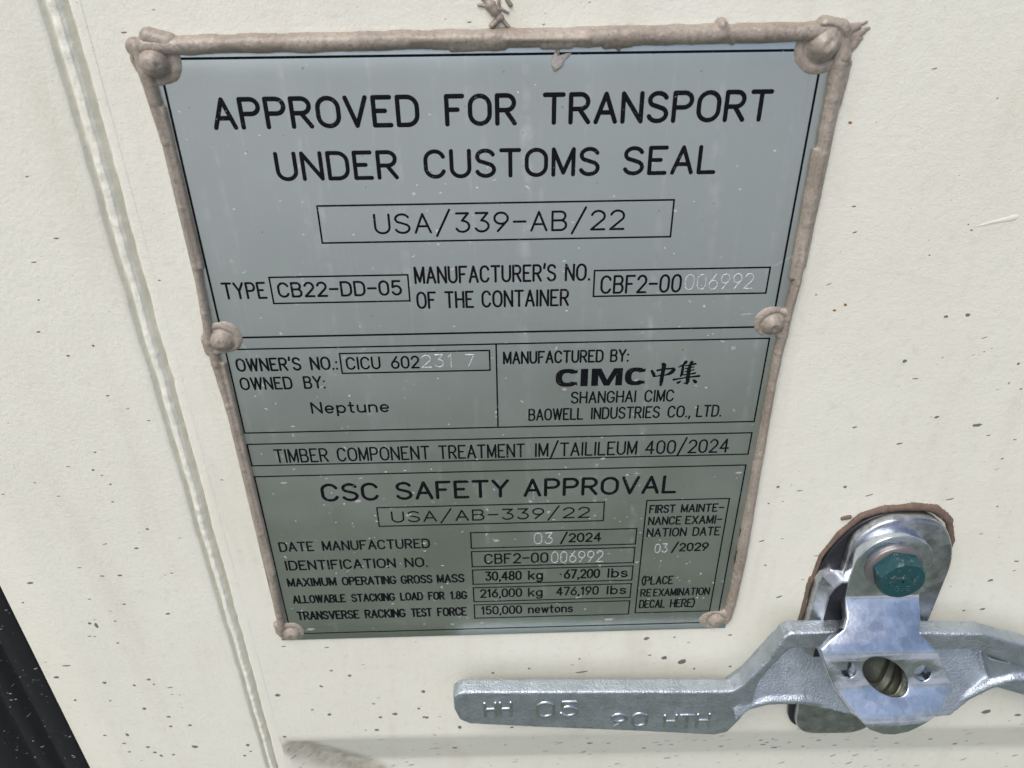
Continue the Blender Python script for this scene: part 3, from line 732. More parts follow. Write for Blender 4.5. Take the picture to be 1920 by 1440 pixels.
plate_sheet = pl.build('plate_sheet', [M['plate'], M['nick']], plate)

def rect_lines(name, segs, wgt=0.55):
    mb = MB()
    for (a, b) in segs:
        d = Vector(b) - Vector(a); L = d.length; d.normalize(); nn = Vector((-d.y, d.x)) * wgt / 2
        jit = (len(mb.v) % 89) * 0.0002
        a2, b2 = Vector(a) - d * wgt / 2, Vector(b) + d * wgt / 2
        vs_ = [(*(a2 - nn), 0), (*(b2 - nn), 0), (*(b2 + nn), 0), (*(a2 + nn), 0)]
        vs_ = [(x, y, 0.012 + jit) for x, y, _ in vs_]
        mb.add(vs_, [(0, 1, 2, 3)])
    o = mb.build(name, M['ink'], plate, smooth=False, flip=True)
    return o

def box(u0, v0, u1, v1):
    return [((u0, v0), (u1, v0)), ((u1, v0), (u1, v1)), ((u1, v1), (u0, v1)), ((u0, v1), (u0, v0))]

rect_lines('border_line', box(-0.1, 0, 200, 93.5), 0.75)
rect_lines('border_line', box(-0.1, 98.3, 200, 135.2) + [((98.8, 98.6), (98.8, 134.9))], 0.62)
rect_lines('border_line', box(-0.2, 140.6, 200, 151.1), 0.62)
rect_lines('border_line', box(-0.2, 156.6, 200, 248.9), 0.62)
for b in ((40.7, 45.5, 159.2, 58.3), (20.6, 70.4, 68.6, 80.3), (133.8, 70.2, 195.6, 80.0), (41.1, 100.9, 96.3, 109.3),
          (47.4, 174.3, 142.8, 184.5), (86.0, 189.4, 157.6, 198.3), (86.0, 200.3, 157.6, 209.3), (86.0, 211.3, 157.6, 220.0),
          (86.0, 222.2, 157.6, 231.0), (86.0, 233.1, 157.6, 241.8), (160.7, 174.0, 195.6, 241.2)):
    rect_lines('text_box', box(*b), 0.62)

for i, (vb, vt, wgt, kind, words) in enumerate(TEXT):
    mb = MB()
    for j, (s, u0, u1) in enumerate(words):
        if kind == 'stamp': word(mb, s, u0, u1, vb, vt, wgt, 0.0, 0.10, 0, None, 0.10, i * 31 + j)
        else: word(mb, s, u0 - .04, u1 + .04, vb + .04, vt - .04, wgt + (0.09 if vb - vt > 5.6 else 0.04), 0.004, 0.03)
    o = mb.build('stamped_number' if kind == 'stamp' else 'lettering', M['stamp' if kind == 'stamp' else 'ink'], plate)
    if kind == 'stamp': o['label'] = 'thin bright digits punched into the plate'

# maker's logo: heavy extended letters and two brush characters
lg = MB()
def flat_poly_strip(outer, inner, h):
    n = len(outer)
    lg.add([(*p, h) for p in outer] + [(*p, h) for p in inner], [(i, i + 1, n + i + 1, n + i) for i in range(n - 1)])
def logo_c(u0, u1, vt, vb, h):
    cu, cv = (u0 + u1) / 2 + 0.3, (vt + vb) / 2
    ro, rv = (u1 - u0) / 2 + 0.3, (vb - vt) / 2
    out_, inn = [], []
    for i in range(33):
        a = math.radians(48 + (312 - 48) * i / 32)
        def se(rx, ry):
            c, s = math.cos(a), math.sin(a)
            return (cu + rx * math.copysign(abs(c) ** 0.8, c), cv + ry * math.copysign(abs(s) ** 0.8, s))
        out_.append(se(ro, rv)); inn.append(se(ro - 2.5, rv - 1.75))
    # straight arms to the right, cut upright
    top_o, top_i = (u1, cv + rv * 0.93), (u1, cv + rv - 1.9)
    bot_o, bot_i = (u1, cv - rv * 0.93), (u1, cv - rv + 1.9)
    flat_poly_strip([top_o] + out_ + [bot_o], [top_i] + inn + [bot_i], h)
logo_c(121.0, 129.3, 109.5, 117.3, 0.03)
lg.add([(130.5, 109.6, .03), (133.3, 109.6, .03), (133.3, 117.2, .03), (130.5, 117.2, .03)], [(0, 1, 2, 3)])
Mo = [(134.6, 117.2), (134.6, 109.6), (138.2, 109.6), (140.6, 114.6), (143.0, 109.6), (146.4, 109.6), (146.4, 117.2), (143.8, 117.2), (143.8, 112.6), (141.6, 117.2), (139.5, 117.2), (137.2, 112.6), (137.2, 117.2)]
lg.add([(*p, .03) for p in Mo], [(0, 1, 11, 12), (1, 2, 11), (2, 3, 10, 11), (3, 9, 10), (3, 4, 8, 9), (4, 5, 8), (5, 6, 7, 8)])
logo_c(147.3, 155.0, 109.5, 117.3, 0.03)
for st in BRUSH:
    ribbon(lg, [(u, v) for u, v, r in st], [r for u, v, r in st], 0.004, 0.035)
lo = lg.build('maker_logo', M['ink'], plate, smooth=False)
fix_normals(lo)
# blemishes of the plate: pale overspray dabs and a rust pin-prick
for i, (u, v, rx, ry) in enumerate([(9.5, 246.0, 2.2, .8), (75.5, 245.3, .9, .6), (89.5, 245.0, 1.0, .7), (148.5, 245.0, 2.6, .9), (97, 194.2, 1.2, .8), (190, 88.2, 2.4, .5), (187, 102, 1.0, .9),
                                     (9, 64.2, 1.0, .9), (124.5, 118.3, .9, .7), (40, 170.5, 1.4, .8), (11, 160, 1.6, .5), (65.5, 194.6, 1.2, 1.0), (141, 151.6, 1.2, .7), (197.5, 160.5, 1.6, .6), (49, 207.5, 1.0, .6), (60.5, 178.6, 1.2, 1.0)]):
    bl = MB(); chip(bl, u, v, rx, ry, lambda a, b: -0.02, 0, -0.1, 700 + i, 0.2)
    bl.build('surface_blemish', M['flake'], plate)
bl = MB(); chip(bl, 168.3, 102.4, .45, .4, lambda a, b: -0.02, 0, 0, 9)
bl.build('rust_speck', M['orange'], plate)

# ------------------------------------------------------------------ sealant: run as soft beads round the plate, and lumps over the rivets
def blob_field(name, parent, els, step, mat, base=D0, seed=0, rough=0.18, blend=0.9, fine=0.10, dents=(), rings_=()):
    us_ = [e[0] for e in els] + [e[3] for e in els]; vs__ = [e[1] for e in els] + [e[4] for e in els]
    R = max(max(e[2], e[5]) for e in els) + 1.5
    U0, U1, V0, V1 = min(us_) - R, max(us_) + R, min(vs__) - R, max(vs__) + R
    gu = np.arange(U0, U1 + step, step); gv_ = np.arange(V0, V1 + step, step)
    UU, VV = np.meshgrid(gu, gv_)
    H = np.full(UU.shape, -9.0)
    NZ = np.zeros(UU.shape); NF = np.zeros(UU.shape)
    for j in range(UU.shape[0]):
        for i in range(UU.shape[1]):
            NZ[j, i] = nz(UU[j, i] / 7.0, VV[j, i] / 7.0, seed * 3.7)
            NF[j, i] = nz(UU[j, i] / 1.8, VV[j, i] / 1.8, seed * 5.1 + 9)
    for (ua, va, ra, ub, vb_, rb, hk) in els:
        du, dv = ub - ua, vb_ - va
        L2 = du * du + dv * dv + 1e-9
        t = np.clip(((UU - ua) * du + (VV - va) * dv) / L2, 0, 1)
        d = np.hypot(UU - ua - t * du, VV - va - t * dv)
        r = (ra + (rb - ra) * t) * (1 + rough * NZ + rough * 0.3 * NF)
        q = 1 - (d / r) ** 2
        h = np.where(q > 0, hk * np.sqrt(np.maximum(q, 0)) ** 0.9, -2.5 * (d / r - 1) * r - 0.05)
        k = blend                                    # smooth maximum
        e = np.clip(0.5 + 0.5 * (h - H) / k, 0, 1)
        H = np.where(H < -5, h, H * (1 - e) + h * e + k * e * (1 - e) * np.where((h > -0.5) & (H > -0.5), 1, 0))
    H = H + np.where(H > 0.2, 0.16 * NZ + fine * NF, 0)
    for (u, v, r, wd, dep) in rings_:
        dd = np.hypot(UU - u, VV - v) + 0.5 * NZ
        H = H - dep * np.exp(-((dd - r) / wd) ** 2) * (H > 0.4)
    for (u, v, r, dep) in dents:
        H = H - dep * np.exp(-((UU - u) ** 2 + (VV - v) ** 2) / r ** 2) * (H > 0.1)
    keep = H > -0.9
    idx = -np.ones(UU.shape, int)
    mb = MB()
    vs2, fs2 = [], []
    for j in range(UU.shape[0] - 1):
        for i in range(UU.shape[1] - 1):
            if keep[j, i] and keep[j + 1, i] and keep[j, i + 1] and keep[j + 1, i + 1]:
                q = []
                for (a, b) in ((j, i), (j + 1, i), (j + 1, i + 1), (j, i + 1)):
                    if idx[a, b] < 0:
                        idx[a, b] = len(vs2)
                        vs2.append((UU[a, b], VV[a, b], base + max(-0.8, H[a, b])))
                    q.append(idx[a, b])
                fs2.append(tuple(q))
    mb.add(vs2, fs2)
    return mb.build(name, mat, parent)

bead = tag(empty('sealant_bead', 100, 250, D0), 'taupe sealant bead running round the top and sides of the metal plate', 'sealant')
top = []
xs = [-3, 8, 20, 40, 60, 80, 100, 120, 140, 160, 180, 192, 201]
for a, b in zip(xs[:-1], xs[1:]):
    f_ = lambda x: -3.6 - 0.0068 * x + 0.25 * nz(x / 11.0, 1.0)
    rr = lambda x: 2.75 + 0.3 * nz(x / 16.0, 8.0)
    top.append((a, f_(a), rr(a), b, f_(b), rr(b), 3.6))
top += [(88, -2.4, 1.8, 103, -2.4, 1.5, 2.6), (115, -2.6, 1.6, 123, -2.7, 1.5, 3.0), (119.3, -1.4, .8, 119.5, .4, .45, 1.7), (134, -2.6, 1.8, 141, -2.8, 1.5, 2.8), (137.5, -1.6, 1.0, 137.8, -0.8, .6, 1.9),
        (168.0, -7.3, 1.9, 169.0, -5.2, 2.6, 3.9), (170.8, -3.4, 1.4, 172.0, -2.4, .9, 2.6), (76, -4.6, 2.0, 96, -4.7, 2.0, 3.9), (104, -4.4, 1.5, 128, -4.3, 1.5, 4.2)]
o = blob_field('bead_run', bead, top, 0.35, M['seal'], seed=1, rough=0.14)
o['label'] = 'thick lumpy bead along the top edge of the plate'
lf = []
pts = [(-5.0, -3, 3.0), (-4.6, 4, 2.9), (-4.0, 12, 2.7), (-3.5, 24, 2.2), (-3.2, 45, 2.0), (-3.2, 66, 2.0), (-4.2, 83, 2.0), (-5.0, 95, 2.3), (-4.4, 104, 2.5), (-3.5, 122, 2.2), (-3.2, 152, 2.2), (-3.0, 186, 2.3), (-2.7, 217, 2.4), (-3.4, 236, 2.4), (-3.8, 244, 2.6)]
for a, b in zip(pts[:-1], pts[1:]): lf.append((a[0], a[1], a[2] * .82, b[0], b[1], b[2] * .82, 2.6))
lf += [(-2.0, 14, 1.1, -1.6, 66, 1.0, 2.1), (-1.7, 104, 1.0, -1.3, 210, 1.0, 2.2), (-6.2, 94, 1.9, -6.2, 99, 1.7, 2.2), (-5.6, 243, 1.7, -5.6, 247, 1.6, 2.0)]
blob_field('bead_run', bead, lf, 0.4, M['seal'], seed=2, rough=0.09, fine=0.04)
rt = []
pts = [(205.0, -4, 3.2), (205.8, 4, 3.1), (205.8, 14, 2.9), (205.8, 31, 2.6), (205.4, 54, 2.6), (205.9, 76, 2.0), (205.0, 90, 2.2), (204.3, 104, 2.2), (204.2, 120, 2.0), (204.7, 151, 2.5), (205.3, 187, 2.9), (205.6, 219, 3.0), (205.1, 236, 2.9), (204.6, 246, 2.7)]
for a, b in zip(pts[:-1], pts[1:]): rt.append((a[0], a[1], a[2] * .82, b[0], b[1], b[2] * .82, 2.9))
rt += [(203.6, 30, 1.1, 203.8, 74, 1.0, 2.3), (207.8, 12, 1.0, 207.4, 70, .9, 1.6), (204.0, 150, 1.0, 204.0, 215, 1.0, 2.8), (208.6, 4, 1.4, 208.4, 16, .8, 1.3)]
blob_field('bead_run', bead, rt, 0.4, M['seal'], seed=3, rough=0.09, fine=0.04)
fl = blob_field('torn_flap', bead, [(206.8, -5, 2.0, 209.6, -6.4, 1.3, .9), (207.6, -3, 2.0, 211.4, -4.9, 1.1, .8), (211.2, -5.0, 1.0, 212.9, -5.8, .6, .6), (207.8, 0.5, 1.8, 210.0, -2.6, 1.4, .8), (209.6, -6.6, .8, 212.0, -7.6, .35, .6), (209.4, -1.5, .8, 211.4, -3.0, .5, .5)], 0.2, M['seal'], seed=8, rough=0.6, blend=0.4)

# rivets under the sealant: collar disc and off-centre dome
rivets = [  # u, v, collar r, dome du, dv, dome r, dome h, ears, dents
 (-0.6, 0.6, 7.2, -0.6, 0.2, 4.4, 6.2, [(-6.3, -3.4, 2.7, -3.0, -0.5, 4.2, 2.0), (-1.2, -5.8, 3.0, 4.0, -4.2, 3.2, 3.4)], [(1.2, 1.2, .7, .5)]),
 (198.7, -0.4, 7.6, 0.8, -1.0, 4.8, 5.2, [(199, -6.5, 2.8, 204, -5.5, 3.0, 3.8), (204, -4, 3.0, 206.4, 2, 2.6, 3.4)], [(200.6, -2.6, 1.0, 1.0)]),
 (0.4, 93.0, 6.6, -0.8, 1.4, 4.0, 3.9, [(-4.5, 93, 3.0, -3.5, 98, 2.6, 2.6)], [(-0.4, 97, .9, .5)]),
 (199.6, 91.6, 6.5, 0.5, 0.8, 3.8, 3.8, [(204, 88, 2.4, 204.5, 97, 2.4, 2.8)], [(200.2, 93.6, 1.3, 1.2)]),
 (-0.1, 247.3, 6.2, 0.6, 1.0, 3.6, 3.2, [(-5.0, 243, 2.4, -3.5, 247, 2.6, 2.3)], [(0.4, 250, 1.4, .9)]),
 (198.0, 246.9, 6.2, 1.4, 0.5, 3.6, 3.3, [(203, 243, 2.8, 203.5, 248, 2.6, 2.6)], [(200.8, 248.6, 1.6, 1.0)]),
]
for i, (u, v, rc, du, dv, rd, hd, ears, dents) in enumerate(rivets):
    els = [(u - .5, v, rc, u + .5, v, rc, 2.2), (u + du - .2, v + dv, rd, u + du + .2, v + dv, rd, hd), (u + du, v + dv, rd + 1.4, u + du + .1, v + dv, rd + 1.4, 2.5)] + ears
    blob_field('rivet', plate, els, 0.3, M['seal'], seed=20 + i, rough=0.10, blend=1.1, fine=0.06, dents=dents, rings_=[(u + du, v + dv, rd + 0.5, 0.7, 0.8), (u + du, v + dv, 1.6, 0.8, -0.25)])

# scrap stuck to the plate below the top bead, and a dried smear above it
scrap = MB()
sp = [(117.6, 1.0), (118.6, -.6), (120.2, .4), (122.0, -.1), (123.6, -.2), (122.8, .9), (121.4, 2.0), (121.0, 3.6), (119.6, 4.8), (118.4, 5.2), (117.4, 3.6), (117.2, 2.2)]
c0 = (119.4, 2.2)
lay = []
for k, hgt in ((1.0, 0.02), (0.98, 0.5), (0.6, 0.75)):
    for j, (u, v) in enumerate(sp):
        lay.append((c0[0] + (u - c0[0]) * k, c0[1] + (v - c0[1]) * k, hgt + (0.35 * nz(u * 1.3, v * 1.3) if hgt > .1 else 0)))
lay.append((*c0, 0.6))
ns = len(sp)
scrap.add(lay, [(r * ns + i, r * ns + (i + 1) % ns, (r + 1) * ns + (i + 1) % ns, (r + 1) * ns + i) for r in range(2) for i in range(ns)] + [(2 * ns + i, 2 * ns + (i + 1) % ns, 3 * ns) for i in range(ns)])
so = scrap.build('sealant_scrap', M['flake'])
fix_normals(so)
tag(so, 'small torn scrap of pale sealant stuck on the printed line below the top bead', 'sealant scrap')
sm = blob_field('sealant_smear', None, [(97.5, -15.5, 1.0, 99.5, -13.5, 1.4, 1.2), (99.5, -13.0, 1.8, 100.6, -11.6, 1.6, 2.0), (101.2, -11.0, 1.0, 102.2, -9.8, 1.2, 1.5), (101.8, -9.6, .9, 99.8, -7.8, .9, 1.4), (102.4, -9.8, .7, 105.0, -6.9, .5, 1.0),
     (102.5, -12.2, .5, 104.5, -11.2, .4, .7), (104.0, -15.0, .6, 105.2, -13.2, .7, .9), (96.0, -13.3, .5, 98.5, -13.1, .6, .7), (101.8, -15, .5, 102.0, -11.5, .5, .8), (99.6, -7.6, .4, 99.5, -6.4, .4, .6)], 0.2, M['seal'], seed=40, rough=0.4)
tag(sm, 'dried branching smear of taupe sealant on the cream door above the plate', 'sealant smear')

# ------------------------------------------------------------------ lock gear
def prism(bm, pts, h0, h1):
    """closed prism from a polygon (u, v); h0/h1 may be functions of (u, v)"""
    f0 = h0 if callable(h0) else (lambda u, v: h0)
    f1 = h1 if callable(h1) else (lambda u, v: h1)
    a = [bm.verts.new(W(u, v, f0(u, v))) for u, v in pts]
    b = [bm.verts.new(W(u, v, f1(u, v))) for u, v in pts]
    n = len(pts)
    bm.faces.new(a); bm.faces.new(b[::-1])
    for i in range(n):
        bm.faces.new((a[i], b[i], b[(i + 1) % n], a[(i + 1) % n]))

def capsule(bm, p, q, r0, r1, seg=12):
    p, q = Vector(W(*p)), Vector(W(*q))
    d = (q - p); L = d.length; d.normalize()
    rings = []
    x = d.orthogonal().normalized(); y = d.cross(x)
    for i in range(5):
        a = math.radians(-90 + 90 * i / 4); rings.append((p + d * (r0 * math.sin(a) / 1000), r0 * math.cos(a)))
    for i in range(5):
        a = math.radians(90 * i / 4); rings.append((q + d * (r1 * math.sin(a) / 1000), r1 * math.cos(a)))
    rv = []
    for c, r in rings:
        r = max(r, 0.02)
        rv.append([bm.verts.new(c + (x * math.cos(2 * math.pi * k / seg) + y * math.sin(2 * math.pi * k / seg)) * r / 1000) for k in range(seg)])
    for a, b in zip(rv[:-1], rv[1:]):
        for k in range(seg):
            bm.faces.new((a[k], a[(k + 1) % seg], b[(k + 1) % seg], b[k]))
    bm.faces.new(rv[0][::-1]); bm.faces.new(rv[-1])

def remeshed(name, bm, voxel, smooth, mat, parent):
    """fuse overlapping solids into one cast surface and round its edges; mesh ends relative to the parent"""
    bmesh.ops.recalc_face_normals(bm, faces=bm.faces)
    me = bpy.data.meshes.new('rough')
    bm.to_mesh(me); bm.free()
    t = bpy.data.objects.new('rough', me); COL.objects.link(t)
    r = t.modifiers.new('r', 'REMESH'); r.mode = 'VOXEL'; r.voxel_size = voxel / 1000
    s = t.modifiers.new('s', 'SMOOTH'); s.iterations = smooth; s.factor = 0.5
    dg = bpy.context.evaluated_depsgraph_get()
    nm = bpy.data.meshes.new_from_object(t.evaluated_get(dg))
    COL.objects.unlink(t); bpy.data.objects.remove(t); bpy.data.meshes.remove(me)
    nm.name = name
    nm.transform(Matrix.Translation(-Vector(parent.location)))
    nm.materials.clear(); nm.materials.append(mat)
    nm.polygons.foreach_set('use_smooth', [True] * len(nm.polygons))
    o = bpy.data.objects.new(name, nm); COL.objects.link(o); o.parent = parent
    return o

handle = tag(empty('locking_lever', 230, 300, 8), 'galvanised cast steel lock lever lying across the door, marked with raised letters', 'handle')
bm = bmesh.new()
HB = 8.4
grip = [(77.0, 274.2), (80.1, 273.0), (112.6, 274.4), (163.0, 276.4), (190, 277.8), (207.6, 278.2), (213, 273.5), (219, 271), (217, 290.1), (213.6, 300.2), (208.8, 309.4), (202.9, 311.3), (165.3, 306.5), (112.7, 300.6), (81.7, 296.6), (77.2, 293.2), (75.0, 285.5), (74.8, 276.4)]
prism(bm, grip, HB, 16.4)
rim = [(196, 278.3), (207.0, 278.0), (211.4, 273.6), (220.2, 257.2), (225.2, 241.6), (228.2, 239.0), (249.0, 239.1), (290.8, 241.5), (317.0, 243.3), (327.0, 247.2), (338.3, 251.3), (372, 266), (410, 282), (520, 330),
       (520, 352), (410, 300), (372, 283), (343.5, 267.4), (328.5, 260.4), (316.3, 253.3), (301.2, 252.7), (246.4, 250.1), (229.4, 249.2), (223.8, 259.8), (214.8, 280.3), (208, 292), (200, 290)]
prism(bm, rim, HB, 16.4)
web_h = lambda u, v: 1.5 + (v - 250) / 39.0 * 15.5
web = [(209, 291), (217, 281), (228, 258), (232, 252), (250, 252.5), (300, 255), (318, 256), (338, 265), (372, 281), (372, 290), (346.5, 276.6), (341.7, 277.6), (332.5, 281.0), (324.5, 288.6), (315.0, 296.2), (296, 298), (275, 297), (257.6, 292.3), (241.2, 288.0), (225.7, 288.0), (217.0, 290.5), (210, 296)]
prism(bm, web, -1.5, web_h)
lip = [(215.5, 290.0), (225.7, 286.6), (241.2, 286.6), (257.6, 290.6), (275, 295), (296, 296), (314.0, 294.2), (323.5, 286.8), (331.5, 279.4), (341.0, 275.6), (352, 276)]
for a, b in zip(lip[:-1], lip[1:]):
    capsule(bm, (*a, 14.8), (*b, 14.8), 2.5, 2.5)
prism(bm, [(326, 262), (345, 268), (372, 282), (410, 299), (520, 348), (520, 372), (410, 320), (372, 298), (351, 289.5), (333, 281.8)], HB, 14.6)
remeshed('handle_bar', bm, 0.55, 7, M['cast'], handle)
lt = MB()
word(lt, "HH", 88.5, 103.0, 291.6, 280.4, 2.1, 16.0, 0.95)
word(lt, "05", 113.5, 134.6, 293.4, 281.0, 2.1, 16.0, 0.95)
word(lt, "90", 149.7, 168.8, 302.7, 291.4, 2.1, 16.0, 0.95)
word(lt, "HTH", 175.5, 199.4, 304.6, 293.6, 2.1, 16.0, 0.95)
o = lt.build('raised_lettering', M['zinc'], handle)
fix_normals(o)

ret = tag(empty('handle_retainer', 268, 330, D0), 'zinc plated steel retainer bracket fixed to the door behind the lock lever, brown sealant rim', 'bracket')
def rounded_outline(pts, r, n=6):
    """polygon corners rounded; r a number or one per corner"""
    out_ = []
    N = len(pts)
    for i in range(N):
        p, a, b = Vector(pts[i]), Vector(pts[i - 1]), Vector(pts[(i + 1) % N])
        rr = r[i] if isinstance(r, (list, tuple)) else r
        rr = min(rr, 0.48 * (a - p).length, 0.48 * (b - p).length)
        if rr <= 0: out_.append(tuple(p)); continue
        da, db = (a - p).normalized(), (b - p).normalized()
        for k in range(n + 1):
            t = k / n
            q = (p + da * rr) * (1 - t) ** 2 + p * 2 * t * (1 - t) + (p + db * rr) * t * t
            out_.append(tuple(q))
    return out_

def curve_plate(outline, holes, thick, bev):
    """flat plate mesh data (x=u, y=v, z=thickness centred), with bevelled edges and holes"""
    def dedupe(l):
        q = []
        for p in l:
            if not q or math.hypot(p[0] - q[-1][0], p[1] - q[-1][1]) > 0.12: q.append(p)
        while math.hypot(q[0][0] - q[-1][0], q[0][1] - q[-1][1]) < 0.12: q.pop()
        return q
    outline, holes = dedupe(outline), [dedupe(h) for h in holes]
    cu = bpy.data.curves.new('tmp', 'CURVE'); cu.dimensions = '2D'; cu.fill_mode = 'BOTH'
    for loop in [outline] + holes:
        s = cu.splines.new('POLY'); s.points.add(len(loop) - 1); s.use_cyclic_u = True
        for p, q in zip(s.points, loop): p.co = (q[0], q[1], 0, 1)
    cu.extrude = thick / 2 - bev; cu.bevel_depth = bev; cu.bevel_resolution = 2; cu.offset = -bev
    t = bpy.data.objects.new('tmp', cu); COL.objects.link(t)
    dg = bpy.context.evaluated_depsgraph_get()
    me = bpy.data.meshes.new_from_object(t.evaluated_get(dg))
    bm = bmesh.new(); bm.from_mesh(me)
    COL.objects.unlink(t); bpy.data.objects.remove(t); bpy.data.meshes.remove(me); bpy.data.curves.remove(cu)
    bmesh.ops.remove_doubles(bm, verts=bm.verts, dist=0.002)
    return bm

def finish(bm, name, mat, parent, fn, angle=35):
    """map plate coordinates through fn(u, s, n) -> (u, v, h) and link"""
    for vtx in bm.verts:
        vtx.co = Vector(W(*fn(*vtx.co)))
    bmesh.ops.recalc_face_normals(bm, faces=bm.faces)
    me = bpy.data.meshes.new(name)
    bm.to_mesh(me); bm.free()
    org = Vector(parent.location)
    par = parent.parent
    while par is not None:
        org += Vector(par.location); par = par.parent
    me.transform(Matrix.Translation(-org))
    me.materials.append(mat)
    o = bpy.data.objects.new(name, me); COL.objects.link(o); o.parent = parent
    me.polygons.foreach_set('use_smooth', [True] * len(me.polygons))
    me.set_sharp_from_angle(angle=math.radians(angle))
    return o

# back plate on the door skin, rounded at both ends
back = rounded_outline([(247, 329), (243.8, 300), (243.0, 262), (240.5, 232), (242, 206), (256, 183), (286, 183), (298, 204), (297, 306), (290, 330)], [14, 10, 4, 4, 12, 16, 16, 14, 12, 14], 10)
bmx = curve_plate(back, [], 2.6, 0.5)
o = finish(bmx, 'back_plate', M['dark'], ret, lambda u, v, n: (u, v, D0 + 1.3 + n))  # dark colour paints in the shadow of the gap behind the front plate
# raised front plate with the rounded shoulder
front = rounded_outline([(249, 327), (246.0, 296), (247.0, 262), (249.5, 228), (250.0, 193), (261, 182.2), (286, 182.2), (297.4, 203), (296, 300), (286, 328)], [12, 8, 2, 1, 6, 12, 18, 16, 12, 12], 10)
bmx = curve_plate(front, [], 5.4, 1.6)
o = finish(bmx, 'front_plate', M['bracket'], ret, lambda u, v, n: (u, v, 4.3 + n))
# stop lug at the left edge: bevelled edge, face covered by a painted dark reflection
lm = MB()
lo_ = [(240.6, 264), (240.6, 220.5), (241.6, 215.5), (244.6, 211.5), (253.2, 213.0), (255.5, 264)]
hi_ = [(245.0, 264), (244.6, 223.5), (246.0, 219.0), (248.6, 215.4), (253.4, 215.9), (255.4, 264)]
lm.add([(u, v, D0 + 1) for u, v in lo_] + [(u, v, 5.2) for u, v in lo_] + [(u, v, 9.2) for u, v in hi_],
       [(r * 6 + i, r * 6 + (i + 1) % 6, (r + 1) * 6 + (i + 1) % 6, (r + 1) * 6 + i) for r in range(2) for i in range(6)] + [(12, 13, 14, 15, 16, 17)])
lg_o = lm.build('stop_lug', M['bracket'], ret, smooth=False); fix_normals(lg_o)
bv_ = lg_o.modifiers.new('bevel', 'BEVEL'); bv_.width = 0.0005; bv_.segments = 2
lf_ = MB()
lf_.add([(u + (0.35 if u < 250 else -0.2), v + (0.5 if v < 230 else 0), 9.24) for u, v in hi_], [(0, 1, 2, 3, 4, 5)])
o = lf_.build('lug_reflection', M['dark'], ret, smooth=False); fix_normals(o)
o['label'] = 'stop lug face with its dark reflection painted on'
# brown sealant round the upper edge
rim_p = [(240.2, 224, .6), (241.8, 208, .8), (247.2, 195.5, 1.2), (255, 185.6, 1.7), (264, 182.4, 2.0), (275, 181.4, 2.1), (286, 182.8, 2.1), (294, 190, 1.9), (298.4, 201, 1.5), (298.6, 211, .8)]
els = [(a[0], a[1], a[2], b[0], b[1], b[2], 1.5) for a, b in zip(rim_p[:-1], rim_p[1:])]
els += [(239.6, 222, .8, 240, 262, .8, 1.2), (247.0, 187.2, 1.1, 249.5, 186.6, 1.1, .9)]
o = blob_field('sealant_rim', ret, els, 0.35, M['rust'], seed=50, rough=0.38)

# the swinging hasp: one bent plate, holes for a seal
hasp = tag(empty('lock_hasp', 267, 281, 7), 'bright zinc plated lock hasp bent over the lever, with slotted seal hole', 'hasp')
HP = [(180, 12), (222, 12), (239, 28.5), (256, 32), (268, 42.2), (290, 44.3)]
def chaikin(p, n=3):
    for _ in range(n):
        q = [p[0]]
        for a, b in zip(p[:-1], p[1:]):
            L = math.hypot(b[0] - a[0], b[1] - a[1])
            k = min(0.25, 1.7 / L)
            q += [(a[0] + (b[0] - a[0]) * k, a[1] + (b[1] - a[1]) * k), (b[0] - (b[0] - a[0]) * k, b[1] - (b[1] - a[1]) * k)]
        p = q + [p[-1]]
    return p
HPs = chaikin(HP, 2)
SL = [0.0]
for a, b in zip(HPs[:-1], HPs[1:]): SL.append(SL[-1] + math.hypot(b[0] - a[0], b[1] - a[1]))
def hasp_pos(s):
    s = max(0.0, min(SL[-1] - 1e-4, s))
    for i in range(len(SL) - 1):
        if s <= SL[i + 1]:
            t = (s - SL[i]) / (SL[i + 1] - SL[i]); a, b = HPs[i], HPs[i + 1]
            return a[0] + (b[0] - a[0]) * t, a[1] + (b[1] - a[1]) * t
def hasp_nrm(s):
    a, b = hasp_pos(s - 0.8), hasp_pos(s + 0.8)
    d = Vector((b[0] - a[0], b[1] - a[1])).normalized()
    return -d.y, d.x            # (dv, dh) outwards
TH = 5.6
def hasp_map(u, s, n):
    v, h = hasp_pos(s); dv, dh = hasp_nrm(s)
    k = n - TH / 2
    return u, v + dv * k, h + dh * k
def circ(cu, cv, r, a0, a1, n):
    return [(cu + r * math.cos(math.radians(a0 + (a1 - a0) * i / n)), cv + r * math.sin(math.radians(a0 + (a1 - a0) * i / n))) for i in range(n + 1)]
out_ = circ(267, 23.3, 16.8, 180, 360, 26) + [(283.4, 41), (282.6, 52), (281.2, 57.6), (288.6, 66.0), (292.4, 73.5), (296.9, 81.8), (297.2, 84.8), (292.2, 92.4)] + \
       [(285.4, 98.2), (277.4, 103.9), (271.5, 105.4), (266.0, 104.9), (259.6, 101.8), (252.8, 94.1), (245.0, 82.8), (241.4, 75.8), (238.4, 68.5), (237.2, 63.2), (240.5, 60.0), (248.3, 54.8), (250.4, 50), (250.3, 41)]
slot = []
for i in range(36):
    a = 2 * math.pi * i / 36
    x, y = 12.8 * math.cos(a), 7.2 * math.sin(a)
    c, s_ = math.cos(math.radians(42)), math.sin(math.radians(42))
    slot.append((266.8 + x * c - y * s_, 77.3 + x * s_ + y * c))
hl = [(250.4 + 3.4 * math.cos(a) - 0, 73.8 + 4.2 * math.sin(a) + 0.5 * math.cos(a)) for a in np.linspace(0, 2 * math.pi, 20, endpoint=False)]
hr = [(283.4 + 3.9 * math.cos(a), 76.6 + 4.2 * math.sin(a) + 0.5 * math.cos(a)) for a in np.linspace(0, 2 * math.pi, 20, endpoint=False)]
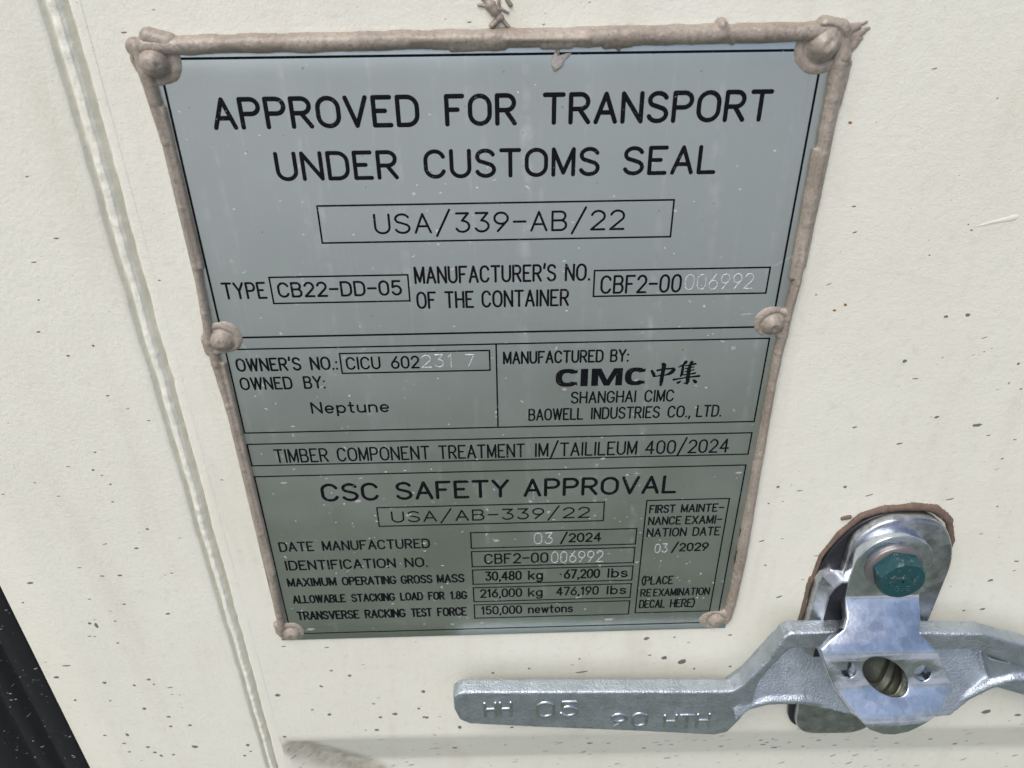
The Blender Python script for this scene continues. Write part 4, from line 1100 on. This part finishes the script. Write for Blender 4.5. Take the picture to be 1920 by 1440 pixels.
bmx = curve_plate(out_, [slot, hl, hr], TH, 0.55)
for s in SL[1:-1]:
    bmesh.ops.bisect_plane(bmx, geom=bmx.verts[:] + bmx.edges[:] + bmx.faces[:], plane_co=(0, s, 0), plane_no=(0, 1, 0), dist=1e-5)
finish(bmx, 'hasp_plate', M['zinc'], hasp, hasp_map, 30)
# greased threaded socket behind the slotted hole
sk = MB()
rad = [(10.6, 0.5), (10.6, -1.5), (9.9, -2.1), (10.6, -2.7), (10.6, -4.0), (9.8, -4.7), (10.6, -5.4), (10.6, -6.4), (8.7, -6.7), (8.4, -5.7), (7.7, -5.7), (7.4, -7.4), (5.9, -7.6), (5.6, -6.6), (4.9, -6.6), (4.5, -8.6), (1.5, -8.7)]
for (r, n) in rad:
    for i in range(40):
        a = 2 * math.pi * i / 40
        u, v, h = hasp_map(267.5 + 1.25 * r * math.cos(a), 78.5 + 1.2 * r * math.sin(a), -0.2 + n)
        sk.v.append((u, v, h))
nr = len(rad)
sk.f = [(j * 40 + i, j * 40 + (i + 1) % 40, (j + 1) * 40 + (i + 1) % 40, (j + 1) * 40 + i) for j in range(nr - 1) for i in range(40)]
sk.v.append(hasp_map(267.5, 78.5, -9.0))
sk.f += [((nr - 1) * 40 + i, (nr - 1) * 40 + (i + 1) % 40, nr * 40) for i in range(40)]
sk.m = [0] * len(sk.f)
so_ = sk.build('threaded_socket', M['thread'], hasp); fix_normals(so_)
so_.data.flip_normals(); so_.data.set_sharp_from_angle(angle=math.radians(25))

# bolt with washer
bolt = tag(empty('hex_bolt', 267, 203.5, 12), 'teal painted hex head bolt with washer at the top of the hasp', 'bolt')
def lathe(mb, cu, cv, prof_, n=48, mi=0):
    o = len(mb.v)
    for (r, h) in prof_:
        for i in range(n):
            a = 2 * math.pi * i / n
            mb.v.append((cu + r * math.cos(a), cv + r * math.sin(a), h))
    k = len(prof_)
    mb.f += [(o + j * n + i, o + (j + 1) * n + i, o + (j + 1) * n + (i + 1) % n, o + j * n + (i + 1) % n) for j in range(k - 1) for i in range(n)]
    mb.m += [mi] * ((k - 1) * n)
wm = MB(); lathe(wm, 267, 203.5, [(12.0, 11.9), (12.0, 13.3), (11.5, 13.9), (6, 13.95), (0.1, 13.95)])
bcx, bcy = 267.0, 203.5
hm = MB()
R6 = 10.4
hexp = [(bcx + R6 * math.cos(math.radians(12 + 60 * i)), bcy + R6 * math.sin(math.radians(12 + 60 * i))) for i in range(6)]
def ring(k, h, cut=None):
    pts = []
    for i in range(6):
        a, b = hexp[i], hexp[(i + 1) % 6]
        for j in range(8):
            t = j / 8
            x, y = a[0] + (b[0] - a[0]) * t - bcx, a[1] + (b[1] - a[1]) * t - bcy
            d = math.hypot(x, y)
            dd = min(d, cut) if cut else d
            pts.append((bcx + x / d * dd * k, bcy + y / d * dd * k, h if not cut else h))
    return pts
rings = [ring(1, 13.9), ring(1, 19.2), ring(1, 20.4, 9.9), ring(1, 21.2, 9.2), ring(0.55, 21.3, 9.2), ring(0.05, 21.35, 9.2)]
for rg in rings: hm.v += rg
hm.f = [(j * 48 + i, j * 48 + (i + 1) % 48, (j + 1) * 48 + (i + 1) % 48, (j + 1) * 48 + i) for j in range(5) for i in range(48)]
hm.m = [0] * len(hm.f)
ho = hm.build('bolt_head', M['teal'], bolt); fix_normals(ho)
ho.data.set_sharp_from_angle(angle=math.radians(28))
wo_ = wm.build('washer', M['washer'], bolt); fix_normals(wo_)
gm2 = MB()
word(gm2, "8.8", 264.0, 271.5, 209.2, 205.8, .7, 21.15, 0.45)
word(gm2, "C", 261.0, 263.2, 206.0, 203.4, .6, 21.15, 0.45)
word(gm2, "-", 264.5, 268.0, 202.5, 200.5, .6, 21.15, 0.45)
o = gm2.build('grade_mark', M['teal'], bolt); fix_normals(o)
